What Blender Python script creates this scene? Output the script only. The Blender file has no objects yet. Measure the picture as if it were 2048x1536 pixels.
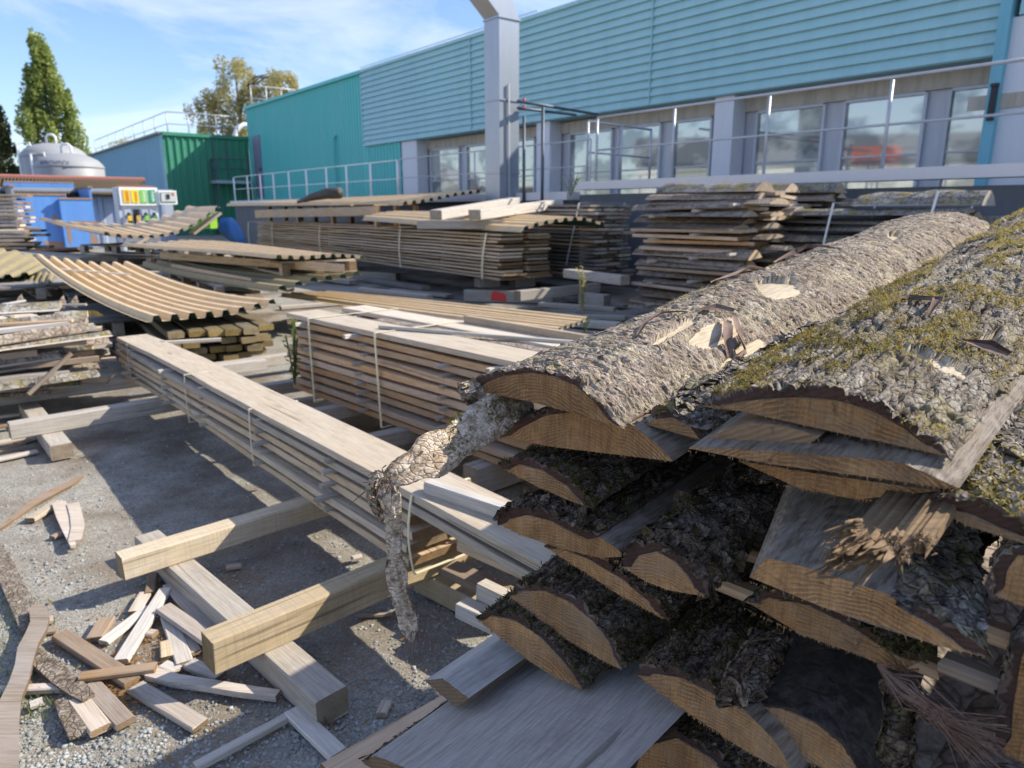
import bpy, math, random
import numpy as np
from mathutils import Vector, Matrix
rnd = random.Random(7)
RAD = math.radians
scene = bpy.context.scene
COL = scene.collection
# ------------------------------------------------------------------ camera model (for reading sizes off sight lines)
CAM_H, FPX, PITCH = 1.6, 1420.0, RAD(13.8)
CP, SP = math.cos(PITCH), math.sin(PITCH)
def ray(px, py):
    x = (px - 1024) / FPX; y = -(py - 768) / FPX
    return np.array((x, CP + y * SP, y * CP - SP))
CAM = np.array((0, 0, CAM_H))
def G(px, py, z=0.0):                       # point on the level plane z
    r = ray(px, py); return CAM + r * ((z - CAM_H) / r[2])
def D(px, py, d):                           # point at ground distance d ahead
    r = ray(px, py); return CAM + r * (d / r[1])
UD = np.array((-.627, .779, 0)); BD = np.array((.779, .627, 0))   # along the long building / towards it
def B(px, py, b):                           # point on the upright plane at distance b towards the building
    r = ray(px, py); return CAM + r * (b / (r @ BD))
# ------------------------------------------------------------------ numpy noise
def _h(ix, iy, iz, seed):
    n = (ix * 374761393 + iy * 668265263 + iz * 2147483647 + seed * 1274126177) & 0xFFFFFFFF
    n = ((n ^ (n >> 13)) * 1274126177) & 0xFFFFFFFF
    n = ((n ^ (n >> 16)) * 2246822519) & 0xFFFFFFFF
    return ((n ^ (n >> 15)) & 0xFFFFFF) / float(0xFFFFFF)
def vnoise(p, seed=0):
    p = np.asarray(p, float); i = np.floor(p).astype(np.int64); f = p - i; f = f * f * (3 - 2 * f)
    r = 0
    for dx in (0, 1):
        wx = f[:, 0] if dx else 1 - f[:, 0]
        for dy in (0, 1):
            wy = f[:, 1] if dy else 1 - f[:, 1]
            for dz in (0, 1):
                wz = f[:, 2] if dz else 1 - f[:, 2]
                r = r + wx * wy * wz * _h(i[:, 0] + dx, i[:, 1] + dy, i[:, 2] + dz, seed)
    return r * 2 - 1
def fbm(p, o=4, seed=0):
    a, r, q = 1.0, 0, np.array(p, float)
    for k in range(o):
        r = r + a * vnoise(q, seed + k); q = q * 2.03 + 11.3; a *= .5
    return r / 1.9
def cells(u, v, seed=0):                    # cellular noise: distance to the cell border and a value per cell
    iu, iv = np.floor(u).astype(np.int64), np.floor(v).astype(np.int64)
    f1 = np.full(u.shape, 9.0); f2 = f1.copy(); idv = np.zeros(u.shape)
    z = np.zeros_like(iu)
    for a in (-1, 0, 1):
        for b in (-1, 0, 1):
            cu = iu + a + _h(iu + a, iv + b, z, seed); cv = iv + b + _h(iu + a, iv + b, z + 1, seed)
            d = np.hypot(cu - u, cv - v); val = _h(iu + a, iv + b, z + 2, seed)
            near = d < f1
            f2 = np.where(near, f1, np.minimum(f2, d)); idv = np.where(near, val, idv); f1 = np.where(near, d, f1)
    return f2 - f1, idv
def plates(u, v, seed=0):                   # like cells, with the offset from the cell's centre, for tilted bark plates
    iu, iv = np.floor(u).astype(np.int64), np.floor(v).astype(np.int64)
    f1 = np.full(u.shape, 9.0); f2 = f1.copy(); idv = np.zeros(u.shape); du = np.zeros(u.shape); dv = np.zeros(u.shape); z = np.zeros_like(iu)
    for a in (-1, 0, 1):
        for b in (-1, 0, 1):
            cu = iu + a + _h(iu + a, iv + b, z, seed); cv = iv + b + _h(iu + a, iv + b, z + 1, seed); d = np.hypot(cu - u, cv - v); val = _h(iu + a, iv + b, z + 2, seed); near = d < f1
            f2 = np.where(near, f1, np.minimum(f2, d)); idv = np.where(near, val, idv); du = np.where(near, u - cu, du); dv = np.where(near, v - cv, dv); f1 = np.where(near, d, f1)
    return f2 - f1, idv, du, dv
# ------------------------------------------------------------------ mesh building
class MB:
    def __init__(s): s.v, s.f, s.m = [], [], []
    def add(s, verts, faces, mi=0):
        o = len(s.v); s.v.extend([tuple(map(float, q)) for q in verts])
        for f in faces: s.f.append(tuple(i + o for i in f)); s.m.append(mi)
        return s
    def box(s, c, d, mi=0, rz=0.0, tilt=None):
        hx, hy, hz = d[0] / 2, d[1] / 2, d[2] / 2
        M = Matrix.Rotation(rz, 3, 'Z')
        if tilt: M = M @ Matrix.Rotation(tilt[1], 3, tilt[0])
        vs = [M @ Vector((x, y, z)) + Vector(c) for z in (-hz, hz) for x, y in ((-hx, -hy), (hx, -hy), (hx, hy), (-hx, hy))]
        return s.add(vs, [(3, 2, 1, 0), (4, 5, 6, 7), (0, 1, 5, 4), (1, 2, 6, 5), (2, 3, 7, 6), (3, 0, 4, 7)], mi)
    def tube(s, pts, r, n=8, mi=0, cap=True):
        pts = [Vector(p) for p in pts]; rs = r if hasattr(r, '__len__') else [r] * len(pts)
        vs = []; up = Vector((0, 0, 1)); prev = None
        for i, p in enumerate(pts):
            d = (pts[min(i + 1, len(pts) - 1)] - pts[max(i - 1, 0)]).normalized()
            a = prev if prev is not None else (up if abs(d.z) < .9 else Vector((1, 0, 0)))
            x = (a - d * a.dot(d)).normalized(); y = d.cross(x); prev = x
            for k in range(n):
                t = 2 * math.pi * k / n; vs.append(p + (x * math.cos(t) + y * math.sin(t)) * rs[i])
        fs = [(i * n + k, i * n + (k + 1) % n, (i + 1) * n + (k + 1) % n, (i + 1) * n + k) for i in range(len(pts) - 1) for k in range(n)]
        if cap: fs += [tuple(range(n))[::-1], tuple(range((len(pts) - 1) * n, len(pts) * n))]
        return s.add(vs, fs, mi)
    def prism(s, poly, x0, x1, mi=0):       # poly of (y, z) swept along x
        n = len(poly); vs = [(x0, y, z) for y, z in poly] + [(x1, y, z) for y, z in poly]
        fs = [(k, n + k, n + (k + 1) % n, (k + 1) % n) for k in range(n)] + [tuple(range(n)), tuple(range(2 * n - 1, n - 1, -1))]
        return s.add(vs, fs, mi)
    def lathe(s, prof, n=24, c=(0, 0, 0), mi=0):
        vs = [(c[0] + r * math.cos(2 * math.pi * k / n), c[1] + r * math.sin(2 * math.pi * k / n), c[2] + z) for r, z in prof for k in range(n)]
        fs = [(i * n + k, i * n + (k + 1) % n, (i + 1) * n + (k + 1) % n, (i + 1) * n + k) for i in range(len(prof) - 1) for k in range(n)]
        return s.add(vs, fs, mi)
    def mesh(s, name, mats, smooth=False):
        me = bpy.data.meshes.new(name); me.from_pydata(s.v, [], s.f)
        for m in (mats if isinstance(mats, (list, tuple)) else [mats]): me.materials.append(m)
        if any(s.m): me.polygons.foreach_set('material_index', s.m)
        if smooth: me.polygons.foreach_set('use_smooth', [True] * len(me.polygons))
        me.update(); return me
def np_mesh(name, verts, faces, mats, smooth=True, mi=None, attr=None):
    """fast mesh from arrays; faces (n,3) or (n,4) or a list of such arrays"""
    if not isinstance(faces, list): faces = [faces]
    faces = [np.asarray(f, np.int32) for f in faces if len(f)]
    me = bpy.data.meshes.new(name); verts = np.asarray(verts, np.float32)
    me.vertices.add(len(verts)); me.vertices.foreach_set('co', verts.ravel())
    li = np.concatenate([f.ravel() for f in faces]); tot = np.concatenate([np.full(len(f), f.shape[1], np.int32) for f in faces])
    st = np.concatenate(([0], np.cumsum(tot)[:-1])).astype(np.int32)
    me.loops.add(len(li)); me.loops.foreach_set('vertex_index', li)
    me.polygons.add(len(tot)); me.polygons.foreach_set('loop_start', st); me.polygons.foreach_set('loop_total', tot)
    for m in (mats if isinstance(mats, (list, tuple)) else [mats]): me.materials.append(m)
    if mi is not None: me.polygons.foreach_set('material_index', np.asarray(mi, np.int32))
    if attr is not None: me.attributes.new('plate', 'FLOAT', 'POINT').data.foreach_set('value', np.asarray(attr, np.float32))
    me.update(calc_edges=True); me.validate()
    if smooth: me.polygons.foreach_set('use_smooth', [True] * len(me.polygons))
    return me
def rotz(p, a): return Matrix.Translation(Vector(p)) @ Matrix.Rotation(a, 4, 'Z')
def frame(p, x, roll_up=(0, 0, 1)):         # matrix with local x along x, z as near up as can be
    X = Vector(x).normalized(); Z = Vector(roll_up); Z = (Z - X * Z.dot(X)).normalized(); Y = Z.cross(X)
    M = Matrix((X, Y, Z)).transposed().to_4x4(); M.translation = Vector(p); return M
def tag(o, label=None, cat=None, group=None, kind=None):
    if label: o['label'] = label
    if cat: o['category'] = cat
    if group: o['group'] = group
    if kind or cat: o['kind'] = kind or 'thing'
    return o
def link(name, me, M=None, parent=None):
    o = bpy.data.objects.new(name, me); COL.objects.link(o)
    if parent is not None: o.parent = parent
    if M is not None:
        if parent is None: o.matrix_world = M
        else: o.matrix_local = M
    return o
def thing(name, label, cat, M, group=None):
    o = bpy.data.objects.new(name, None); COL.objects.link(o); o.empty_display_size = .1; o.matrix_world = M
    return tag(o, label, cat, group)
def part(name, mb, mats, parent, smooth=False, M=None, label=None):
    o = link(name, mb.mesh(name, mats, smooth) if isinstance(mb, MB) else mb, M, parent)
    if label: o['label'] = label
    return o
def solo(name, label, cat, mb, mats, M=None, group=None, smooth=False):
    o = link(name, mb.mesh(name, mats, smooth) if isinstance(mb, MB) else mb, M)
    return tag(o, label, cat, group)
ORD = ['zeroth', 'first', 'second', 'third', 'fourth', 'fifth', 'sixth', 'seventh', 'eighth', 'ninth', 'tenth', 'eleventh', 'twelfth', 'thirteenth',
       'fourteenth', 'fifteenth', 'sixteenth', 'seventeenth', 'eighteenth', 'nineteenth', 'twentieth', 'twenty-first', 'twenty-second', 'twenty-third', 'twenty-fourth']
def layer_word(k, n): return 'top' if k == n - 1 else ('bottom' if k == 0 else ORD[n - k] + '-from-top')
def board_mesh(L, w, h, seed=0, ch=.004, warp=.004, wane=0.0, seg=10):
    """a sawn board along +x from 0 to L, centred on y, bottom at z=0"""
    r = random.Random(seed); prof = [(-w/2 + ch, 0), (w/2 - ch, 0), (w/2, ch), (w/2, h - ch), (w/2 - ch, h), (-w/2 + ch, h), (-w/2, h - ch), (-w/2, ch)]
    ph = [r.uniform(0, 6.3) for _ in range(4)]; vs = []
    for i in range(seg + 1):
        x = L * i / seg
        oy = warp * 1.5 * math.sin(ph[0] + x * 1.1); oz = warp * abs(math.sin(ph[1] + x * .9))
        for k, (y, z) in enumerate(prof):
            sg = 1 if y > 0 else -1
            wn = wane * (.5 + .5 * math.sin(ph[2] + sg * 2 + x * 2.3) + .3 * math.sin(ph[3] + x * 7.1 * sg))
            ex = (r.uniform(-1, 1) * .003) if i in (0, seg) else 0
            vs.append((x + ex, y - sg * wn + oy, z + oz))
    n = 8; fs = [(i*n + k, (i+1)*n + k, (i+1)*n + (k+1) % n, i*n + (k+1) % n) for i in range(seg) for k in range(n)]
    fs = [f[::-1] for f in fs]; fs += [tuple(range(n))[::-1], tuple(range(seg*n, seg*n + n))]
    fs = [f[::-1] for f in fs]
    return MB().add(vs, fs)
# ------------------------------------------------------------------ materials
class NT:
    def __init__(s, name):
        s.m = bpy.data.materials.new(name); s.m.use_nodes = True; s.t = s.m.node_tree; s.p = s.t.nodes['Principled BSDF']
        s.obj = s.t.nodes.new('ShaderNodeTexCoord').outputs['Object']
    def n(s, typ, ins=None, out=0, **props):
        nd = s.t.nodes.new('ShaderNode' + typ)
        for k, v in props.items(): setattr(nd, k, v)
        for k, v in (ins or {}).items():
            if hasattr(v, 'is_linked'): s.t.links.new(v, nd.inputs[k])
            else: nd.inputs[k].default_value = v
        return nd.outputs[out]
    def rand(s): return s.n('ObjectInfo', out='Random')
    def coord(s, sc=(1, 1, 1), shift=True, rot=(0, 0, 0)):
        v = s.obj
        if shift:
            k = s.n('Math', {0: s.rand(), 1: 41.0}, operation='MULTIPLY')
            v = s.n('VectorMath', {0: v, 1: s.n('CombineXYZ', {0: k, 1: k, 2: k})}, operation='ADD')
        return s.n('Mapping', {'Vector': v, 'Scale': sc, 'Rotation': rot})
    def noise(s, v, sc=5, det=4, ro=.55, dist=0): return s.n('TexNoise', {'Vector': v, 'Scale': sc, 'Detail': det, 'Roughness': ro, 'Distortion': dist}, 'Fac')
    def ramp(s, f, *stops):
        nd = s.t.nodes.new('ShaderNodeValToRGB'); s.t.links.new(f, nd.inputs[0]); e = nd.color_ramp.elements
        while len(e) < len(stops): e.new(.5)
        for el, (p, c) in zip(e, stops):
            el.position = p; el.color = (c, c, c, 1) if not hasattr(c, '__len__') else (*c, 1)
        return nd.outputs[0]
    def mix(s, f, a, b, mode='MIX'):
        c = lambda q: (*q, 1) if isinstance(q, tuple) and len(q) == 3 else q
        return s.n('MixRGB', {0: f, 1: c(a), 2: c(b)}, blend_type=mode)
    def mul(s, a, b): return s.n('Math', {0: a, 1: b}, operation='MULTIPLY')
    def add(s, a, b): return s.n('Math', {0: a, 1: b}, operation='ADD')
    def bump(s, h, st=.3, dist=.01): s.t.links.new(s.n('Bump', {'Height': h, 'Strength': st, 'Distance': dist}), s.p.inputs['Normal'])
    def color(s, c): s.set('Base Color', (*c, 1) if isinstance(c, tuple) else c)
    def set(s, k, v):
        if hasattr(v, 'is_linked'): s.t.links.new(v, s.p.inputs[k])
        else: s.p.inputs[k].default_value = v
def wood(name, a, b, grey, g=.5, grain=1.0, saw=.0, end=None, dirt=.35, var=.25, knots=True, rough=.85, big=1.0, bump=.25):
    """sawn wood with the grain along local x; a/b early and late wood, grey the weathering, g how much of it"""
    t = NT(name); v = t.coord((.35 * grain, 7 * grain, 7 * grain)); fine = t.coord((2.0, 60, 60))
    w = t.noise(v, 3.0, 5, .6, 1.2)
    c = t.mix(t.ramp(w, (.3, 0.0), (.7, 1.0)), a, b)
    fg = t.noise(fine, 3.0, 3, .6)
    c = t.mix(t.ramp(fg, (.35, .55), (.6, 0.0)), c, tuple(x * .62 for x in b))
    gz = t.noise(t.coord((.6 * big, 2.2 * big, 2.2 * big)), 2.0, 5, .65, .6)
    c = t.mix(t.ramp(gz, (.5 - .38 * g, 1.0 if g > .5 else .75), (.62 + .25 * g if g > .5 else .62, .12)), c, t.mix(t.ramp(t.add(t.mul(fg, .55), t.mul(w, .45)), (.34, 1.0), (.58, 0.0)), grey, tuple(x * y for x, y in zip(grey, (.60, .54, .47)))))
    d = t.noise(t.coord((1.3, 3, 3)), 3.2, 6, .7, .4)
    c = t.mix(t.ramp(d, (.53, 0.0), (.78, dirt)), c, (.13, .095, .06))
    if knots:
        kd = t.n('TexVoronoi', {'Vector': t.coord((1.1, 5, 5)), 'Scale': 1.15}, 'Distance')
        c = t.mix(t.ramp(kd, (.05, .75), (.10, 0.0)), c, tuple(x * .4 for x in b))
    if saw:
        sw = t.noise(t.coord((60, 1.2, 1.2)), 2.2, 3, .7)
        c = t.mix(t.ramp(sw, (.5, 0.0), (.72, saw)), c, tuple(x * .45 for x in grey))
        fg = t.mix(.4, fg, sw)
    # end grain
    nx = t.n('SeparateXYZ', {0: t.n('TexCoord', out='Normal')}, 0)
    isend = t.ramp(t.n('Math', {0: nx}, operation='ABSOLUTE'), (.75, 0.0), (.85, 1.0))
    if end is None: end = tuple(x * .72 for x in b)
    rg = t.n('TexWave', {'Vector': t.coord((0.2, 16, 22), rot=(RAD(25), 0, 0)), 'Scale': 2.2, 'Distortion': 3.0, 'Detail': 3.0, 'Detail Scale': 1.2}, 'Fac', wave_type='RINGS')
    ec = t.mix(t.mul(rg, .55), end, tuple(x * .5 for x in end))
    ec = t.mix(t.ramp(t.noise(t.coord((5, 5, 5)), 3, 5, .7), (.45, 0.0), (.7, .7)), ec, tuple(x * .45 for x in end))
    c = t.mix(isend, c, ec)
    ck = t.noise(t.coord((.45, 24, 24)), 1.9, 2, .5, .3); c = t.mix(t.ramp(ck, (.655, 0.0), (.69, .5)), c, (.09, .07, .05))
    val = t.n('MapRange', {0: t.rand(), 3: .87 * (1 - var), 4: .87 * (1 + var * .6)})
    c = t.n('HueSaturation', {'Color': c, 'Value': val, 'Saturation': t.n('MapRange', {0: t.n('Math', {0: t.mul(t.rand(), 7.3)}, operation='FRACT'), 3: .8, 4: 1.15})})
    t.color(c); t.set('Roughness', rough); t.set('Specular IOR Level', .25)
    t.bump(t.add(t.mul(fg, .5), t.mul(d, .5)), bump, .004)
    return t.m
def bark(name, light, mid, dark, lich=(.5, .5, .44), la=.3, moss=(.13, .12, .02), ma=.0, sc=1.0, st=(1, 1, 1), crack=.6, red=None, bump=.8, plate=False):
    t = NT(name); v = t.coord(st)
    n1 = t.noise(v, 14 * sc, 6, .72, .5); n2 = t.noise(v, 70 * sc, 4, .7); n3 = t.noise(t.coord((1, 1, 1)), 5 * sc, 5, .65, .6)
    vo = t.n('TexVoronoi', {'Vector': t.n('VectorMath', {0: v, 1: t.n('VectorMath', {0: t.n('TexNoise', {'Vector': v, 'Scale': 9.0 * sc}, 'Color'), 1: (.08 / sc, .08 / sc, .08 / sc)}, operation='MULTIPLY')}, operation='ADD'), 'Scale': 26 * sc}, 'Distance', feature='DISTANCE_TO_EDGE')
    c = t.ramp(n1, (.28, dark), (.47, mid), (.68, light))
    c = t.mix(t.ramp(n2, (.3, .75), (.55, 0.0)), c, dark)
    c = t.mix(t.ramp(vo, (.0, crack), (.12, 0.0)), c, tuple(x * .35 for x in dark))
    if red: c = t.mix(t.ramp(t.noise(t.coord((1, 1, 1)), 9 * sc, 4, .7), (.55, 0.0), (.7, .7)), c, red)
    if la: c = t.mix(t.ramp(t.add(t.mul(n3, .75), t.mul(n2, .25)), (.52, 0.0), (.64, la)), c, lich)
    if ma:
        mk = t.noise(t.n('VectorMath', {0: t.coord((1, 1, 1)), 1: (7.0, 3.0, 1.0)}, operation='ADD'), 6.5 * sc, 6, .7, .4)
        mc = t.mix(n2, tuple(x * .45 for x in moss), moss)
        c = t.mix(t.ramp(mk, (.5, 0.0), (.6, ma)), c, mc)
    if plate:
        at = t.n('Attribute', out='Fac', attribute_name='plate'); c = t.n('HueSaturation', {'Color': c, 'Value': t.n('MapRange', {0: at, 3: .68, 4: 1.28}), 'Saturation': t.n('MapRange', {0: at, 3: 1.15, 4: .85})})
    t.color(c); t.set('Roughness', .92); t.set('Specular IOR Level', .2)
    t.bump(t.add(t.add(t.mul(n1, .8), t.mul(n2, .6)), t.ramp(vo, (0.0, 0.0), (.15, .6))), bump, .006)
    return t.m
def paint(name, c, rough=.55, metal=0.0, dirt=.25, dcol=(.12, .11, .09), sc=1.0, streak=True, bump=0.02, spec=.4, var=0):
    t = NT(name); c0 = c
    a = t.noise(t.coord((1.6 * sc, 1.6 * sc, .22 * sc if streak else 1.6 * sc), shift=False), 2.0, 6, .68, .3)
    f = t.noise(t.coord((9 * sc, 9 * sc, 3 * sc), shift=False), 2.0, 4, .6)
    col = t.mix(t.ramp(a, (.45, 0.0), (.8, dirt)), c0, dcol)
    col = t.mix(t.ramp(f, (.3, .25 * dirt), (.6, 0.0)), col, tuple(min(1, x * 1.35) for x in c0))
    if var: col = t.n('HueSaturation', {'Color': col, 'Value': t.n('MapRange', {0: t.rand(), 3: 1 - var, 4: 1 + var})})
    t.color(col); t.set('Roughness', rough); t.set('Metallic', metal); t.set('Specular IOR Level', spec)
    if bump: t.bump(t.add(a, t.mul(f, .4)), bump * 5, .01)
    return t.m
M = {}
# weathered timber
M['grey_plank'] = wood('weathered_plank_wood', (.72, .60, .44), (.58, .45, .30), (.72, .64, .52), .56, end=(.30, .22, .14), dirt=.3)
M['tan_plank'] = wood('tan_plank_wood', (.74, .57, .38), (.58, .42, .25), (.70, .58, .44), .44, end=(.30, .20, .11))
M['orange_plank'] = wood('orange_plank_wood', (.76, .51, .30), (.58, .35, .18), (.68, .56, .43), .42, end=(.30, .16, .07), dirt=.3)
M['bearer'] = wood('bearer_wood', (.70, .57, .38), (.58, .43, .24), (.70, .63, .51), .5, saw=.55, end=(.34, .25, .14), knots=False)
M['old_bearer'] = wood('old_bearer_wood', (.54, .48, .40), (.42, .36, .28), (.58, .55, .50), .65, saw=.25, end=(.36, .30, .23), knots=False)
M['treated'] = wood('treated_board_wood', (.25, .195, .10), (.17, .13, .07), (.20, .185, .14), .5, end=(.36, .26, .11))
M['dark_plank'] = wood('dark_weathered_wood', (.30, .27, .24), (.18, .155, .135), (.40, .39, .38), .6, end=(.48, .42, .33), dirt=.5)
M['far_plank'] = wood('lightened_stack_wood', (.80, .62, .41), (.62, .44, .26), (.72, .62, .49), .4, end=(.78, .62, .43), dirt=.35, var=.3)  # base colour raised to lift the tall stack's shaded sides
M['white_plank'] = wood('bleached_wood', (.74, .69, .61), (.62, .55, .45), (.72, .69, .65), .5, end=(.50, .42, .31), dirt=.2, var=.12)
M['scrap'] = wood('scrap_stick_wood', (.64, .51, .38), (.50, .37, .25), (.68, .62, .55), .52, end=(.36, .25, .15), var=.22)
M['brown_scrap'] = wood('brown_stick_wood', (.42, .28, .16), (.31, .19, .10), (.42, .36, .30), .35, end=(.32, .20, .10), var=.2)
M['silver_plank'] = wood('silvered_rough_wood', (.60, .56, .50), (.34, .30, .26), (.64, .63, .62), .5, grain=1.6, end=(.26, .17, .09), dirt=.5, saw=.25, bump=.6)
M['sticker'] = wood('sticker_wood', (.68, .60, .48), (.56, .46, .34), (.68, .66, .62), .55, end=(.52, .42, .30), var=.2)
M['rough_brown'] = wood('rough_brown_wood', (.64, .45, .29), (.46, .30, .17), (.60, .53, .45), .5, end=(.70, .53, .35), dirt=.4, var=.4)
M['slab_bark_far'] = bark('dull_bark', (.46, .40, .34), (.29, .235, .185), (.09, .07, .055), la=.25, sc=.7)
M['lichen_bark_far'] = bark('mossy_grey_bark', (.42, .40, .36), (.24, .22, .19), (.07, .06, .05), la=.6, lich=(.55, .54, .50), moss=(.30, .24, .04), ma=.6, sc=.7)
# sheet metal, paint
M['tan_sheet'] = paint('tan_sheet_paint', (.60, .45, .26), .5, dirt=.5, dcol=(.30, .24, .17), sc=1.2, streak=False)
M['moss_sheet'] = paint('mossy_sheet_paint', (.27, .225, .13), .7, dirt=.75, dcol=(.16, .15, .06), sc=2.0, streak=False)
M['sheet_back'] = paint('green_sheet_back', (.035, .085, .055), .5, dirt=.2)
M['siding'] = paint('pale_blue_siding_paint', (.34, .575, .60), .45, dirt=.5, dcol=(.22, .42, .48), sc=.45)
M['teal'] = paint('teal_wall_paint', (.09, .50, .47), .45, dirt=.5, dcol=(.24, .52, .55), sc=.45)
M['green'] = paint('green_wall_paint', (.06, .27, .16), .45, dirt=.3, dcol=(.03, .14, .09), sc=.4)
M['blue_wall'] = paint('faded_blue_wall_paint', (.20, .40, .53), .5, dirt=.4, dcol=(.10, .22, .32), sc=.5)
M['white_wall'] = paint('white_render_paint', (.70, .71, .74), .7, dirt=.22, dcol=(.42, .42, .42), sc=.6)
M['trim_blue'] = paint('blue_trim_paint', (.17, .45, .55), .5, dirt=.2)
M['lintel'] = paint('stained_lintel', (.50, .44, .36), .8, dirt=.6, sc=1.5)
M['win_frame'] = paint('window_frame_paint', (.55, .56, .60), .5, dirt=.25)
M['concrete'] = paint('dark_concrete', (.16, .17, .185), .9, dirt=.4, dcol=(.06, .065, .06), bump=.08)
M['ledge'] = paint('white_ledge_paint', (.74, .71, .70), .6, dirt=.15, dcol=(.5, .45, .42))
M['steel'] = paint('galvanised_rail', (.48, .50, .53), .45, .35, dirt=.15)
M['duct'] = paint('galvanised_duct', (.34, .38, .43), .40, .55, dirt=.45, dcol=(.24, .27, .33), sc=1.6)
M['dark_steel'] = paint('dark_pipe_paint', (.09, .11, .14), .5, .3, dirt=.2)
M['black'] = paint('black_plastic', (.018, .018, .02), .45, dirt=.1)
M['container'] = paint('blue_container_paint', (.11, .27, .62), .5, dirt=.4, dcol=(.03, .12, .42), sc=.8)
M['container_in'] = paint('worn_container_side', (.23, .25, .29), .7, dirt=.6, dcol=(.16, .12, .09), sc=1.2)
M['rust'] = paint('rust_brown_metal', (.30, .20, .15), .8, dirt=.5, streak=False)
M['tank'] = paint('white_tank_paint', (.30, .31, .32), .5, dirt=.6, dcol=(.34, .33, .31), sc=.8)
M['tank_text'] = paint('navy_lettering', (.04, .06, .16), .6, dirt=.1)
M['red_ridge'] = paint('red_ridge_metal', (.33, .13, .105), .6, dirt=.3)
M['moss_roof'] = paint('mossy_fibre_roof', (.10, .08, .05), .9, dirt=.85, dcol=(.03, .027, .018), sc=2.5, streak=False, bump=.1)
M['shed_clad'] = paint('grey_blue_cladding', (.36, .41, .50), .45, .25, dirt=.2)
M['pump_white'] = paint('pump_white_enamel', (.82, .83, .84), .4, dirt=.12, dcol=(.5, .48, .45))
M['pump_side'] = paint('pump_shaded_side', (.42, .48, .58), .5, dirt=.15)  # darkened and blued for the side turned from the sun; holsters share it
for nm, c in (('yellow', (.75, .50, .03)), ('lemon', (.80, .68, .03)), ('light_green', (.22, .58, .10)), ('dark_green', (.04, .30, .14)), ('lime', (.20, .42, .03)), ('orange', (.70, .12, .02)), ('blue', (.04, .16, .42)), ('screen', (.55, .58, .58)), ('red', (.55, .04, .04)), ('amber', (.55, .38, .12))):
    M['c_' + nm] = paint(nm + '_print', c, .5, dirt=.12, streak=False)
M['strap'] = paint('pale_plastic_strap', (.72, .66, .46), .4, dirt=.1, streak=False)
M['white_strap'] = paint('white_plastic_strap', (.72, .76, .78), .4, dirt=.1, streak=False)
M['tarp'] = paint('dark_rubber', (.05, .045, .042), .6, dirt=.4)
M['pipe_grey'] = paint('grey_plastic_pipe', (.20, .22, .26), .4, dirt=.2)
M['far_white'] = paint('white_cladding', (.70, .70, .66), .6, dirt=.2)
M['far_roof'] = paint('dark_roof_sheet', (.20, .20, .21), .7, dirt=.3)
t = NT('window_glass'); t.color(t.mix(t.ramp(t.noise(t.coord((.5, 1, .8)), 1.3, 3), (.42, 0.0), (.52, 1.0)), (.28, .31, .30), (.60, .62, .56))); t.set('Roughness', .04); t.set('Metallic', .4); t.set('Specular IOR Level', .8); M['glass'] = t.m  # pale patches in the pane colour stand in for reflections
def leafmat(name, a, b):
    t = NT(name); c = t.mix(t.ramp(t.noise(t.coord((1, 1, 1), shift=False), .9, 3, .7), (.35, 0.0), (.65, 1.0)), a, b)
    t.color(c); t.set('Roughness', .6); t.set('Specular IOR Level', .2); t.set('Subsurface Weight', 0.0)
    tr = t.n('BsdfTranslucent', {'Color': c}); mx = t.n('MixShader', {0: .45, 1: t.p.outputs[0], 2: tr})
    t.t.links.new(mx, t.t.nodes['Material Output'].inputs[0]); return t.m
M['poplar'] = leafmat('poplar_leaves', (.15, .22, .05), (.42, .47, .15)); M['birch'] = leafmat('birch_leaves', (.30, .29, .11), (.56, .50, .24))
M['darktree'] = leafmat('dark_leaves', (.06, .08, .035), (.14, .16, .06)); M['weed'] = leafmat('weed_leaves', (.10, .15, .04), (.22, .26, .08))
M['grass'] = leafmat('grass_blades', (.09, .14, .02), (.22, .24, .07)); M['deadleaf'] = leafmat('dead_leaves', (.30, .17, .07), (.42, .26, .12))
M['trunk'] = bark('tree_trunk_bark', (.34, .31, .27), (.20, .17, .14), (.08, .07, .06), sc=.4)
# ground
t = NT('gravel_ground'); v = t.coord((1, 1, 1), shift=False)
g1 = t.noise(v, 1.1, 5, .65); g2 = t.noise(v, 160, 3, .7); g3 = t.noise(v, 34, 5, .7); vo = t.n('TexVoronoi', {'Vector': v, 'Scale': 120.0}, 'Color')
c = t.ramp(g2, (.25, (.15, .145, .125)), (.5, (.335, .32, .28)), (.78, (.52, .505, .45)))
c = t.mix(t.ramp(g3, (.45, 0.0), (.7, .55)), c, (.21, .185, .145))
c = t.mix(.35, c, t.mix(1.0, c, t.n('RGBToBW', {0: vo}), 'OVERLAY'))
c = t.mix(t.ramp(g1, (.44, 0.0), (.62, .85)), c, (.20, .150, .10)); c = t.mix(t.ramp(t.noise(v, .55, 6, .7), (.5, 0.0), (.66, .55)), c, (.115, .105, .09))
t.color(c); t.set('Roughness', .95); t.set('Specular IOR Level', .15); t.bump(t.add(t.mul(g2, .8), g3), .7, .012); M['gravel'] = t.m
t = NT('gravel_stone'); c = t.ramp(t.noise(t.coord((1, 1, 1), shift=False), 9, 2), (.3, (.19, .20, .19)), (.5, (.29, .305, .29)), (.72, (.43, .45, .43)))
t.color(c); t.set('Roughness', .85); t.bump(t.noise(t.coord((1, 1, 1)), 120, 3), .3, .003); M['stone'] = t.m
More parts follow.
